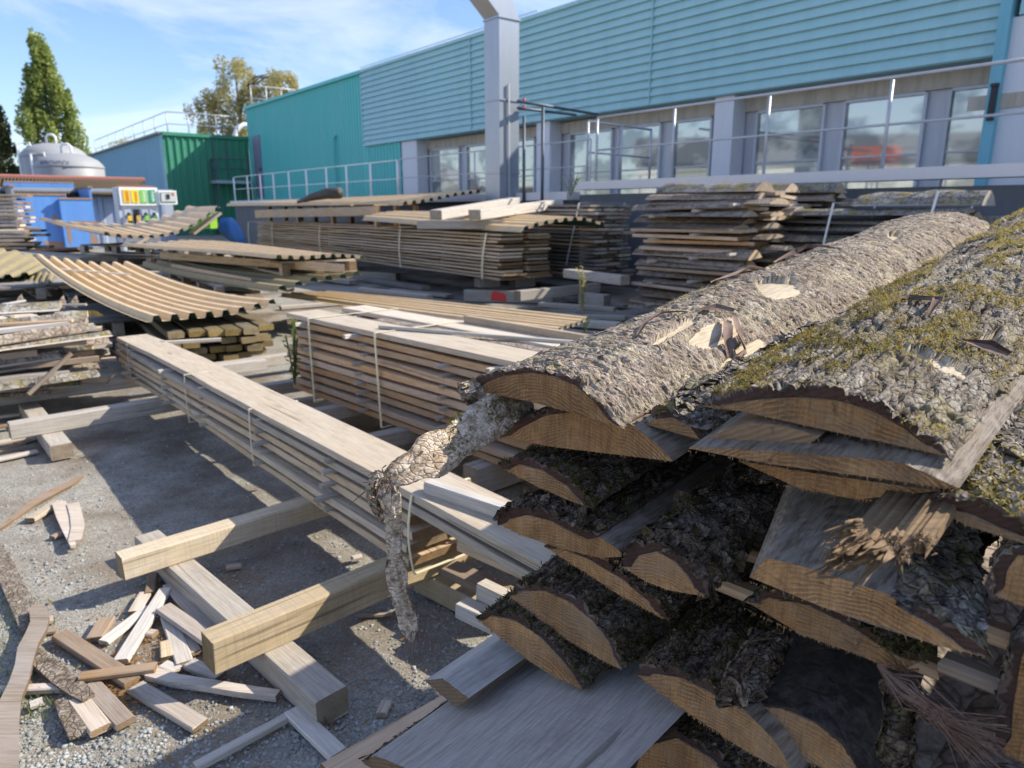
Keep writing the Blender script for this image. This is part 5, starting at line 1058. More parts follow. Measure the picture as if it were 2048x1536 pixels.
M['dark_bark'] = bark('dark_shade_bark', (.31, .245, .18), (.165, .12, .085), (.042, .03, .022), lich=(.30, .28, .25), la=.3, moss=(.10, .085, .02), ma=.6, sc=2.6, st=(.7, 1.5, 1.5), crack=.3, bump=.9, plate=True)  # dark bark whose colour also carries the deep shade inside the pile
M['flaky_bark'] = bark('flaky_grey_bark', (.46, .41, .35), (.26, .225, .19), (.06, .05, .042), lich=(.58, .55, .49), la=.4, moss=(.30, .25, .05), ma=.5, sc=2.2, st=(1, 1, 1), crack=.35, bump=.8, plate=True)
M['black_bast'] = bark('smooth_black_inner_bark', (.085, .078, .072), (.05, .044, .04), (.025, .022, .02), lich=(.16, .155, .15), la=.5, sc=1.2, crack=.0, bump=.3)
M['pale_sap'] = wood('exposed_pale_sapwood', (.66, .56, .40), (.52, .41, .27), (.70, .62, .48), .3, dirt=.25, knots=False)
M['bast'] = wood('torn_inner_bark', (.24, .14, .10), (.14, .075, .055), (.30, .24, .21), .35, dirt=.4, knots=False)
M['strip_bark'] = bark('pale_strip_bark', (.70, .59, .45), (.50, .39, .28), (.15, .105, .07), lich=(.72, .64, .52), la=.5, moss=(.16, .14, .04), ma=.2, sc=2.6, st=(.8, 1.5, 1.5), crack=.3, bump=.6, plate=True)
M['moss_dark'] = leafmat('dark_moss_fronds', (.05, .05, .012), (.17, .15, .035)); M['splinter'] = wood('raw_splinters', (.42, .28, .14), (.28, .17, .08), (.34, .27, .20), .35, dirt=.3, knots=False)
def resamp(pts, n):
    pts = np.array(pts, float); d = np.r_[0, np.cumsum(np.hypot(*np.diff(pts, axis=0).T))]; u = np.linspace(0, d[-1], n)
    c = np.stack([np.interp(u, d, pts[:, k]) for k in (0, 1)], 1)
    for _ in range(max(1, n // 22)): c[1:-1] = (c[:-2] + 2 * c[1:-1] + c[2:]) / 4
    return c
def flakes_on(P, N, TX, TQ, n, size, lift, rs, elong=1.0, seedmask=None):
    """little curled plates standing off a grid of surface points (grid arrays of shape (a,b,3))"""
    a, b_ = P.shape[:2]; i = rs.randint(1, a - 1, n); j = rs.randint(1, b_ - 1, n)
    if seedmask is not None: k = seedmask[i, j] > rs.rand(n); i, j = i[k], j[k]
    n = len(i); p, nn, tx_, tq_ = P[i, j], N[i, j], TX[i, j], TQ[i, j]
    th = rs.normal(0, .45, (n, 1)); e1 = tx_ * np.cos(th) + tq_ * np.sin(th); e2 = -tx_ * np.sin(th) + tq_ * np.cos(th)
    w_ = size * np.exp(rs.normal(-.25, .45, (n, 1))) ; l_ = w_ * elong * rs.uniform(.7, 1.6, (n, 1)); lf = lift * rs.rand(n, 1) ** 1.5; sd = rs.choice([-1, 1], (n, 1))
    rows = []
    for f in (-.5, .1, .6):
        h_ = (.0006 + lf * w_ * (f + .5) ** 1.6)
        for g in (-.5, .5): rows.append(p + e1 * sd * w_ * f + e2 * l_ * (g * (1 - .35 * abs(f)) + rs.normal(0, .08, (n, 1))) + nn * (h_ + rs.normal(0, .0004, (n, 1))))
    V = np.stack(rows, 1).reshape(-1, 3); o = (np.arange(n) * 6)[:, None]
    return V, np.concatenate((o + np.array([[0, 1, 3, 2]]), o + np.array([[2, 3, 5, 4]])), 0)
def moss_on(P, N, mask, n, h_, rs):
    a, b_ = P.shape[:2]; i = rs.randint(0, a, n * 4); j = rs.randint(0, b_, n * 4); k = mask[i, j] > rs.rand(n * 4); i, j = i[k][:n], j[k][:n]; n = len(i)
    p = P[i, j] + rs.normal(0, .0015, (n, 3)); d = N[i, j] * .55 + rs.normal(0, .6, (n, 3)); d /= np.linalg.norm(d, axis=1)[:, None]; L_ = h_ * rs.uniform(.4, 1.3, (n, 1)); s_ = np.cross(d, rs.normal(size=(n, 3))); s_ /= np.linalg.norm(s_, axis=1)[:, None]; w_ = L_ * .13
    q = p + d * L_ * .6 + rs.normal(0, .0012, (n, 3)); tip = p + d * L_ + N[i, j] * -.2 * L_
    V = np.stack((p - s_ * w_, p + s_ * w_, q + s_ * w_ * .9, q - s_ * w_ * .9, tip), 1).reshape(-1, 3); o = (np.arange(n) * 5)[:, None]
    return V, [np.array(o + np.array([[0, 1, 2, 3]])), np.array(o + np.array([[3, 2, 4]]))]
def pt(px, py, s): return onplane(px, py, AX * (S0 + s), AX)
PILE = 'bark slabs of the near pile'
def slab5(label, bot, top, s=0.0, L=1.5, bk=(0, 1), bth=.010, bmat='dark_bark', res=.0042, style='ridge', amp=1.0, tilt=TILT, flakes=1300, fsize=.0045, moss=0, mossh=.008, mossmat='moss_dark', mask=None, holes=(), fringe=60, ragged=.012, wmat='slab_wood', yaw=0.0, name='bark_slab', cat='slab', felong=1.3, lift=.4, grow=0.0, curls=(), smooth=False, shear=0.0):
    rs = np.random.RandomState(1000 + seed())
    tz = lambda p: np.array((-(pt(*p, s) @ CX), pt(*p, s)[2])); BT = np.array([tz(p) for p in bot]); TP = np.array([tz(p) for p in top])
    y0 = (BT[0, 0] + BT[-1, 0]) / 2; z0 = BT[:, 1].min(); BT = BT - (y0, z0); TP = TP - (y0, z0)
    root = AX * (S0 + s) - CX * y0 + np.array((0, 0, z0)); Mx = rotz(root, ANG + yaw)
    R3 = np.array(Mx)[:3, :3]
    arc = resamp(TP, max(34, int(np.hypot(*np.diff(TP, axis=0).T).sum() / res)))
    tg = np.gradient(arc, axis=0); tg /= np.linalg.norm(tg, axis=1)[:, None] + 1e-9; nr = np.stack((tg[:, 1], -tg[:, 0]), 1)     # y falls along the arc: outward normal
    if nr[len(nr) // 2, 1] < 0: nr = -nr
    q = np.r_[0, np.cumsum(np.hypot(*np.diff(arc, axis=0).T))]; qn = q / q[-1]
    inbark = (qn >= bk[0]) & (qn <= bk[1]) if bk else np.zeros(len(q), bool)
    edge = np.clip(np.minimum(qn - (bk[0] if bk else 0), (bk[1] if bk else 1) - qn) / .06, 0, 1) if bk else np.zeros(len(q))
    inner = arc - nr * (np.where(inbark, bth * (.25 + .75 * edge), 0))[:, None]
    nW = 14; step = max(1, len(inner) // 46); iw = list(range(0, len(inner), step)); iw = iw if iw[-1] == len(inner) - 1 else iw + [len(inner) - 1]
    prof = np.r_[BT[1:-1], inner[iw][::-1]] if len(BT) > 2 else inner[iw][::-1]
    xs = np.r_[0, np.linspace(.04, L, nW)]
    vs = []
    for x in xs:
        g_ = 1 + grow * x / L
        for k_, (y, z) in enumerate(prof): vs.append((x + (rs.normal(0, .0008) if x == 0 else 0), y * g_ + .006 * math.sin(x * 3 + s * 9) + shear * x, z * g_ + tilt * x))
    n = len(prof); fs = [(i * n + k, i * n + (k + 1) % n, (i + 1) * n + (k + 1) % n, (i + 1) * n + k) for i in range(len(xs) - 1) for k in range(n)]
    fs += [tuple(range(n))[::-1], tuple(range((len(xs) - 1) * n, len(xs) * n))]
    fv = np.array(vs); ctr_ = fv[:n].mean(0)
    m = MB().add(vs, fs)
    if fringe:                                   # torn fibres along the lower sawn edge
        for j in range(fringe):
            f = rs.rand(); p = np.array((0, *(BT[0] + (BT[-1] - BT[0]) * f))); bb = np.interp(f, np.linspace(0, 1, len(BT)), BT[:, 1]); p[2] = bb; yy = np.interp(f, np.linspace(0, 1, len(BT)), BT[:, 0]); p[1] = yy
            l_ = rs.uniform(.0008, .0042) * (2.6 if rs.rand() < .06 else 1); w_ = rs.uniform(.0004, .0012); d = np.array((-rs.rand() * .7, rs.normal(0, .35), -1.0)); d /= np.linalg.norm(d)
            m.add([p + (0, w_, .001), p + (0, -w_, .001), p + d * l_, p + (.002, 0, .0005)], [(0, 2, 1), (0, 3, 2), (1, 2, 3)])
    t_ = thing(name, label, cat, Mx, PILE)
    part('wood', m, M[wmat], t_)
    if not bk: return t_
    # bark shell
    ii = np.where(inbark)[0]; A, Nn, Q, QN = arc[ii], nr[ii], q[ii], qn[ii]; Inn = inner[ii]
    nx_ = int(min(820, max(90, L * .62 / res))); xg = L * np.linspace(0, 1, nx_) ** 1.45
    XX, QQ = np.meshgrid(xg, Q, indexing='ij'); sh = XX.shape; p3 = np.stack((XX.ravel(), QQ.ravel(), np.full(XX.size, s * 31.7 + len(PILE))), 1)
    sd = seed()
    xu, qv = XX.ravel(), QQ.ravel(); w1, w2 = fbm(p3 * 26, 3, sd + 40), fbm(p3 * 26 + 9, 3, sd + 41)
    def shingle(lx, lq, warp, step, tilt_, groove, k):
        e, cv, du, dv = plates(xu / lx + warp * w1, qv / lq + warp * w2, sd + k); a_ = cv * 43.0
        return step * cv + tilt_ * (du * np.cos(a_) + dv * np.sin(a_)) - groove * np.exp(-(e / .10) ** 2), cv
    if style == 'scaly': h1, cv = shingle(.0065, .018, .9, .0012, .0017, .0022, 0); h2, c2 = shingle(.024, .07, .9, .0018, .0026, .0042, 7); hgt = h1 + h2 + .0030 * fbm(p3 * np.array((110, 34, 1)), 4, sd) + .013 * fbm(p3 * 4.5, 3, sd + 5); cv = .6 * cv + .4 * c2
    elif style == 'ridge': h1, cv = shingle(.21, .018, .8, .0034, .0026, .0085, 0); h2, c2 = shingle(.034, .0075, 1.0, .0014, .0012, .0016, 7); rg = 1 - np.abs(fbm(p3 * np.array((7, 46, 1)), 4, sd + 3)); hgt = h1 + h2 + .009 * (rg - .75) + .0020 * fbm(p3 * np.array((24, 90, 1)), 4, sd) + .009 * fbm(p3 * 5, 3, sd + 5); cv = .6 * cv + .4 * c2
    elif style == 'plate': h1, cv = shingle(.045, .026, .8, .0036, .0050, .0050, 0); h2, c2 = shingle(.016, .011, .7, .0012, .0020, .0012, 7); hgt = h1 + h2 + .0035 * fbm(p3 * 50, 4, sd) + .006 * fbm(p3 * 6, 3, sd + 5); cv = .6 * cv + .4 * c2
    else: hgt = .0012 * fbm(p3 * 18, 4, sd) + .003 * fbm(p3 * 4, 3, sd)
    hgt = (hgt * amp).reshape(sh); plv = cv if style != 'flat' else .5 + .5 * fbm(p3 * 9, 3, sd)
    ed = np.clip(np.minimum(QN - QN[0], QN[-1] - QN) / .05, 0, 1)[None, :]
    raggedq = .5 + .5 * fbm(np.stack((xg * 26, 0 * xg, 0 * xg + sd), 1), 3, 3); xst = ragged * (fbm(np.stack((Q * 40, 0 * Q + sd, 0 * Q), 1), 4, 7) - .15)
    Xo = XX + xst[None, :] * np.exp(-XX / .03); g_ = (1 + grow * XX / L)
    off = hgt * (.25 + .75 * ed); Y = (A[None, :, 0]) * g_ + off * Nn[None, :, 0] + .006 * np.sin(XX * 3 + s * 9) + shear * XX; Z = A[None, :, 1] * g_ + off * Nn[None, :, 1] + tilt * XX
    # ragged long edges: the outermost columns slide along the arc
    for side_, sl in ((0, slice(0, 4)), (-1, slice(-4, None))):
        w_ = np.array((1, .7, .4, .15)) if side_ == 0 else np.array((.15, .4, .7, 1)); dq = (fbm(np.stack((xg * 55, 0 * xg + side_ * 9, 0 * xg + sd), 1), 4, 11) + .2) * ragged * .9
        tq = tg[ii[0]] if side_ == 0 else tg[ii[-1]]; sg = -1 if side_ == 0 else 1
        Y[:, sl] += (dq[:, None] * w_[None]) * tq[0] * sg; Z[:, sl] += (dq[:, None] * w_[None]) * tq[1] * sg
    PO = np.stack((Xo, Y, Z), -1); world = PO.reshape(-1, 3) @ R3.T + root
    px, py = proj(world); px, py = px.reshape(sh), py.reshape(sh)
    hole = np.zeros(sh)
    for hx, hy, ha, hb, hr_ in holes:
        c_, s_ = math.cos(RAD(hr_)), math.sin(RAD(hr_)); u = ((px - hx) * c_ + (py - hy) * s_) / ha; v = (-(px - hx) * s_ + (py - hy) * c_) / hb
        hole = np.maximum(hole, (u * u + v * v + .55 * fbm(np.stack((px.ravel() * .05, py.ravel() * .05, 0 * px.ravel()), 1), 3, 21).reshape(sh) < 1).astype(float))
    if holes:
        N3 = np.stack((0 * Y, np.broadcast_to(Nn[None, :, 0], sh), np.broadcast_to(Nn[None, :, 1], sh)), -1); PO = PO - N3 * (hole * (bth * .75 + hgt))[..., None]
    mk = None
    if moss:
        mk = np.clip((fbm(np.stack((xu * 10, qv * 17, 0 * xu + sd), 1), 5, 33) - .02) * 6, 0, 1).reshape(sh) * (1 - hole) * ((px > -40) & (px < 2090) & (py < 1580))
        if mask is not None: mk = mk * mask(px, py)
        PO = PO + np.stack((0 * Y, np.broadcast_to(Nn[None, :, 0], sh), np.broadcast_to(Nn[None, :, 1], sh)), -1) * (mk * (.004 + .003 * fbm(p3 * 70, 2, 5).reshape(sh)))[..., None]
    PI = np.stack((XX + .002, Inn[None, :, 0] * g_ + .006 * np.sin(XX * 3 + s * 9) + shear * XX, Inn[None, :, 1] * g_ + tilt * XX), -1)
    a, b_ = sh; I = np.arange(a * b_).reshape(a, b_); o = a * b_
    Fq = np.stack((I[:-1, :-1], I[1:, :-1], I[1:, 1:], I[:-1, 1:]), -1).reshape(-1, 4); mi = (hole[:-1, :-1].ravel() > .5).astype(int)
    rim = np.r_[[(I[0, k], I[0, k + 1], o + k + 1, o + k) for k in range(b_ - 1)], [(I[k + 1, 0], I[k, 0], o + b_ + k, o + b_ + k + 1) for k in range(a - 1)], [(I[k, -1], I[k + 1, -1], o + b_ + a + k + 1, o + b_ + a + k) for k in range(a - 1)]]
    V = np.concatenate((PO.reshape(-1, 3), PI[0], PI[:, 0], PI[:, -1])); Fs = [np.concatenate((Fq, rim))]; MI = np.r_[mi, np.full(len(rim), 2)]; AT = np.r_[plv, np.full(len(V) - len(plv), .35)]
    tx_ = np.gradient(PO, axis=0); tx_ /= np.linalg.norm(tx_, axis=-1)[..., None] + 1e-9; tq_ = np.gradient(PO, axis=1); tq_ /= np.linalg.norm(tq_, axis=-1)[..., None] + 1e-9
    NN = np.cross(tx_, tq_); NN /= np.linalg.norm(NN, axis=-1)[..., None] + 1e-9
    if NN[a // 2, b_ // 2, 2] < 0: NN = -NN
    if flakes:
        inview = ((px > -60) & (px < 2110) & (py > 380) & (py < 1600) & (hole < .5)).astype(float)
        fv, ff = flakes_on(PO, NN, tx_, tq_, flakes, fsize, lift, rs, felong, inview); Fs.append(ff + len(V)); MI = np.r_[MI, np.zeros(len(ff), int)]; V = np.concatenate((V, fv)); AT = np.r_[AT, np.repeat(rs.rand(len(fv) // 6), 6)]
    for cpts, wd_, hh_ in curls:                 # torn ribbons of inner bark lying on the surface
        cp = []
        for cx, cy in cpts:
            k = int(np.argmin((px - cx) ** 2 + (py - cy) ** 2)); k = (k // b_, k % b_); cp.append((PO[k], NN[k]))
        rv = []; nC = len(cp)
        for i_, (p, nn) in enumerate(cp):
            d = cp[min(i_ + 1, nC - 1)][0] - cp[max(i_ - 1, 0)][0]; d /= np.linalg.norm(d) + 1e-9; sv = np.cross(nn, d); ht = hh_ * math.sin(math.pi * (i_ + .3) / (nC)) + .003; w_ = wd_ * (math.sin(math.pi * (i_ + .6) / (nC + .2)) ** .6)
            for g2 in (-1, -.3, .4, 1): rv.append(p + nn * (ht + .35 * w_ * abs(g2)) + sv * w_ * g2 / 2 + rs.normal(0, .0008, 3))
        rf = [(i_ * 4 + k, i_ * 4 + k + 1, i_ * 4 + 5 + k, i_ * 4 + 4 + k) for i_ in range(nC - 1) for k in range(3)]
        Fs.append(np.array(rf) + len(V)); MI = np.r_[MI, np.full(len(rf), 2)]; V = np.concatenate((V, np.array(rv))); AT = np.r_[AT, np.full(len(rv), .4)]
    ob = part('bark', np_mesh('bark', V, Fs, [M[bmat], M['pale_sap'], M['bast']], smooth=smooth, mi=MI, attr=AT), None, t_)
    if moss:
        mv, mf = moss_on(PO, NN, mk, moss, mossh, rs); part('moss', np_mesh('moss', mv, mf, M[mossmat], smooth=False), None, t_)['kind'] = 'stuff'
    return t_
# --- two sunlit slabs on top
slab5('top slab with scaly pale grey bark and torn patches, curving to a lit narrow end', [(947, 778), (1060, 803), (1160, 830), (1240, 853)], [(947, 778), (962, 755), (1000, 738), (1060, 730), (1110, 738), (1155, 757), (1200, 795), (1240, 853)], 0, 2.05, bth=.013, bmat='hero_grey', res=.0021, style='scaly', flakes=900, fsize=.0045, felong=2.2, lift=.2, moss=4500, mossh=.005, mossmat='moss', grow=.26, tilt=.112,
      holes=((1432, 665, 50, 26, -20), (1490, 708, 52, 18, -35), (1558, 575, 48, 20, 5), (1505, 520, 70, 18, -22), (1345, 662, 60, 9, -28), (1790, 470, 16, 9, 0)), ragged=.016,
      mask=lambda x, y: ((np.hypot((x - 1380) / 90, (y - 590) / 50) < 1) | (np.hypot((x - 1150) / 60, (y - 745) / 25) < 1) | (np.hypot((x - 1600) / 70, (y - 540) / 30) < 1)) * 1.0,
      curls=(([(1280, 672), (1300, 655), (1325, 643), (1352, 636), (1378, 636)], .014, .012), ([(1400, 632), (1430, 628), (1465, 632)], .02, .010), ([(1440, 640), (1448, 665), (1452, 690), (1458, 715)], .020, .010), ([(1466, 640), (1470, 668), (1474, 695), (1470, 718)], .016, .014), ([(1425, 560), (1460, 548), (1500, 540), (1540, 545)], .018, .008), ([(1550, 520), (1590, 508), (1630, 500), (1665, 503)], .02, .008)))
slab5('broad top slab covered in yellow moss and white lichen, its sawn end facing the photographer', [(1388, 803), (1480, 822), (1640, 858), (1770, 885), (1895, 910)], [(1388, 803), (1440, 788), (1520, 777), (1600, 772), (1680, 778), (1760, 802), (1830, 842), (1880, 880), (1895, 910)], 0, 2.3, bth=.014, bmat='hero_moss', res=.0024, style='ridge', flakes=600, fsize=.0055, felong=1.3, lift=.3, moss=26000, mossh=.006, mossmat='moss', grow=.08, tilt=.137, ragged=.018,
      mask=lambda x, y: np.clip(1.2 - np.abs((y + .58 * x) - (650 + .58 * 1700)) / 330, 0, 1) * np.clip(.9 + 1.6 * fbm(np.stack((x.ravel() * .02, y.ravel() * .035, 0 * x.ravel()), 1), 4, 90).reshape(x.shape), 0, 1), holes=((1890, 728, 62, 14, 22), (1840, 705, 40, 10, 15), (1985, 680, 30, 14, 20)),
      curls=(([(1860, 640), (1872, 622), (1880, 606)], .014, .012), ([(1800, 612), (1840, 606), (1880, 612)], .016, .008), ([(1920, 690), (1960, 700), (2000, 705)], .02, .008)))
# --- under them
slab5('dark sawn slab end directly under the scaly grey top slab', [(1005, 872), (1100, 893), (1240, 910), (1348, 923)], [(1005, 872), (1040, 845), (1090, 820), (1150, 812), (1210, 826), (1265, 848), (1312, 885), (1348, 923)], .03, 1.6, bk=(0, .52), flakes=600, res=.009, tilt=.12)
slab5('short piece of grey bark wedged between the two top slabs', [(1285, 845), (1340, 862), (1418, 884)], [(1285, 845), (1300, 828), (1345, 822), (1390, 840), (1418, 884)], .05, .55, flakes=600, fsize=.012, bmat='flaky_bark', res=.008, fringe=20, tilt=.135)
slab5('pale thick board with a sunlit right corner under the mossy top slab', [(1375, 902), (1542, 928), (1716, 950), (1875, 975), (1915, 978)], [(1375, 896), (1400, 892), (1542, 901), (1669, 911), (1800, 924), (1860, 950), (1915, 976)], -.03, 1.5, bk=None, wmat='slab_wood', fringe=80, tilt=.15, name='board', cat='board')
slab5('split flitch with a torn face lying on the thick board', [(1398, 888), (1480, 896), (1600, 900), (1640, 875)], [(1398, 888), (1440, 862), (1500, 846), (1570, 852), (1640, 873)], .0, .9, bk=None, wmat='brown_scrap', fringe=30, tilt=.14, name='flitch', cat='board')
slab5('orange end of the second board below the mossy top slab', [(1476, 954), (1600, 978), (1716, 999), (1880, 1012)], [(1476, 922), (1600, 942), (1720, 960), (1880, 982)], .01, 1.5, bk=None, fringe=70, tilt=.14, name='board', cat='board')
slab5('thin mossy slab, first in the left column under the dark end', [(1005, 938), (1080, 976), (1140, 1001), (1184, 1015)], [(1005, 935), (1035, 918), (1085, 930), (1140, 965), (1184, 1014)], .02, 1.3, flakes=1600, moss=3500, style='plate', tilt=.12)
slab5('curly barked slab with a wavy sawn end, second in the left column', [(998, 1047), (1040, 1069), (1120, 1096), (1200, 1116), (1244, 1124)], [(998, 1047), (1008, 1022), (1050, 1012), (1100, 1024), (1150, 1048), (1200, 1074), (1232, 1095), (1246, 1113)], -.01, 1.3, bk=(0, .82), bth=.016, flakes=2200, fsize=.010, moss=2200, lift=.9, tilt=.12)
slab5('bark-covered slab with torn moss, right of the wavy sawn end', [(1240, 1132), (1290, 1162), (1340, 1180), (1412, 1192)], [(1240, 1130), (1262, 1092), (1310, 1080), (1360, 1108), (1395, 1150), (1412, 1190)], -.03, 1.2, bth=.016, flakes=1800, fsize=.012, moss=4000, style='plate', tilt=.13)
slab5('thin orange crescent end with torn fibres, third in the left column', [(1090, 1093), (1150, 1132), (1230, 1183), (1290, 1218), (1332, 1238)], [(1090, 1092), (1115, 1084), (1180, 1108), (1250, 1150), (1305, 1196), (1332, 1237)], .03, 1.3, flakes=1200, moss=1500, fringe=140, tilt=.12)
slab5('orange crescent end under a ridged bark back, fourth in the left column', [(1018, 1191), (1060, 1227), (1140, 1283), (1200, 1318), (1245, 1340)], [(1018, 1190), (1032, 1172), (1085, 1170), (1140, 1193), (1192, 1236), (1228, 1284), (1245, 1338)], 0, 1.3, flakes=2400, moss=2500, fringe=110, tilt=.12)
slab5('lowest orange crescent end with green moss at its tip, left column', [(953, 1237), (1000, 1277), (1060, 1322), (1110, 1353), (1166, 1378)], [(953, 1236), (978, 1220), (1028, 1230), (1078, 1262), (1124, 1310), (1153, 1346), (1166, 1376)], -.02, 1.3, flakes=2400, moss=3000, fringe=110, tilt=.12)
slab5('wide slab end, left half barked, at the bottom of the photo', [(1272, 1346), (1320, 1388), (1400, 1444), (1480, 1494), (1590, 1566)], [(1272, 1345), (1296, 1328), (1358, 1336), (1420, 1366), (1475, 1408), (1545, 1476), (1595, 1560)], -.03, 1.2, bk=(0, .62), bth=.014, flakes=2600, moss=3200, fringe=150, tilt=.10)
slab5('slab with a smooth black inner bark face at the bottom of the photo', [(1440, 1427), (1520, 1478), (1620, 1528), (1745, 1580)], [(1440, 1425), (1490, 1404), (1560, 1408), (1632, 1438), (1692, 1488), (1745, 1572)], .0, 1.2, bk=(.04, 1), bth=.006, bmat='black_bast', style='flat', flakes=0, fringe=80, tilt=.30, smooth=True)
slab5('long orange board end with bark along its right side, right of the splinters', [(1497, 1163), (1640, 1212), (1760, 1253), (1880, 1292), (1970, 1314)], [(1497, 1152), (1530, 1113), (1640, 1142), (1760, 1182), (1840, 1212), (1905, 1252), (1974, 1308)], -.04, 1.1, bk=(.66, 1), bth=.014, bmat='flaky_bark', style='plate', flakes=900, fsize=.006, fringe=60, tilt=.13, shear=.27)
slab5('mossy torn slab below the long orange board end', [(1490, 1218), (1600, 1268), (1700, 1304), (1800, 1342), (1838, 1338)], [(1490, 1200), (1530, 1180), (1620, 1196), (1700, 1236), (1780, 1286), (1842, 1320)], .0, 1.1, flakes=1200, moss=4500, fringe=150, tilt=.12)
slab5('sunlit flaky slab at the right edge, below the mossy top slab', [(1866, 1016), (1930, 1050), (2010, 1075), (2240, 1150)], [(1866, 1012), (1895, 992), (1950, 1005), (2012, 1034), (2120, 1075), (2240, 1140)], 0, 2.2, bth=.014, bmat='flaky_bark', style='plate', flakes=2500, fsize=.006, lift=.4, moss=2500, mossmat='moss', res=.0036, tilt=.15, fringe=50, shear=.10)
slab5('barked slab at the right edge beneath the sunlit flaky one', [(1985, 1190), (2060, 1215), (2200, 1260)], [(1985, 1188), (1992, 1130), (2020, 1092), (2100, 1095), (2200, 1250)], .0, 1.2, bmat='flaky_bark', style='plate', flakes=900, tilt=.13)
slab5('upright barked slab in the bottom right corner', [(2000, 1500), (2060, 1530), (2200, 1600)], [(2000, 1498), (2004, 1400), (2024, 1290), (2090, 1270), (2200, 1580)], .0, 1.0, bmat='flaky_bark', style='plate', flakes=900, tilt=.13)
slab5('barked slab under the wide slab end at the bottom edge', [(1250, 1566), (1380, 1660), (1520, 1740)], [(1250, 1560), (1280, 1482), (1350, 1462), (1430, 1510), (1500, 1600), (1520, 1735)], .0, 1.1, flakes=1500, moss=2500, tilt=.12)
slab5('dark barked slab behind the knotty grey plank', [(1150, 1470), (1230, 1540), (1330, 1600)], [(1150, 1466), (1180, 1415), (1240, 1420), (1300, 1490), (1330, 1595)], .05, 1.1, flakes=1200, moss=1200, tilt=.12)
# --- pale boards sticking out below
slab5('grey board with a slanted sawn end sticking out at the lower left', [(845, 1360), (908, 1411), (934, 1398)], [(845, 1358), (882, 1354), (934, 1393)], -.13, 1.0, bk=None, wmat='silver_plank', fringe=20, name='board', cat='board', tilt=.07)
plk = slab5('wide silver grey plank with a knot at the bottom of the photo', [(722, 1536), (900, 1622), (1128, 1712)], [(722, 1522), (745, 1508), (900, 1568), (1128, 1660)], -.28, 1.25, bk=(0, .05), bth=.008, wmat='silver_plank', fringe=20, flakes=300, name='plank', cat='plank', tilt=.10)
lay('reddish brown plank lying low at the bottom edge beside the grey plank', (672, 1560), (1040, 1340), .36, .15, .03, 'orange_plank')
lay('second low plank under the pile, mostly hidden by the reddish one', (760, 1600), (1130, 1380), .30, .2, .03, 'rough_brown')
# knot in the grey plank
kz = pt(745, 1508, -.28)
hit = onplane(1112, 1478, kz + AX * .3 + (0, 0, .03), np.cross(np.array((AX[0], AX[1], .10)), CX)); kn = np.cross(np.array((AX[0], AX[1], .10)), CX); kn = kn / np.linalg.norm(kn); kn = kn if kn[2] > 0 else -kn
KM = plk.matrix_world.inverted() @ frame(hit + kn * .002, AX, kn)
kp = part('knot', MB().lathe([(.026, .0005), (.023, .003), (.019, .0015), (.0001, .0035)], 22), M['bast'], plk, True, M=KM)
part('knot_heart', MB().lathe([(.012, .003), (.009, .0045), (.0001, .0045)], 16), M['dark_bark'], kp, True)
# --- spacer battens inside the pile
for lb, (px, py), s_, l_ in (('upper pale batten end in the dark gap left of the splinters', (1480, 1010), .20, .30), ('middle batten end in the gap, showing a pale sawn side', (1472, 1100), .15, .30), ('lower batten end with a round knot left of the long orange end', (1430, 1160), .10, .32), ('batten in the gap at the right edge', (1962, 1255), .06, .4), ('lower batten behind the bark fibres at the right', (1885, 1322), .06, .4)):
    q = pt(px, py, s_); beam('sticker', lb, q + (0, 0, -.012), q + CX * l_ + (0, 0, -.012), .03, .022, 'rough_brown', 'batten', 'battens inside the near pile')
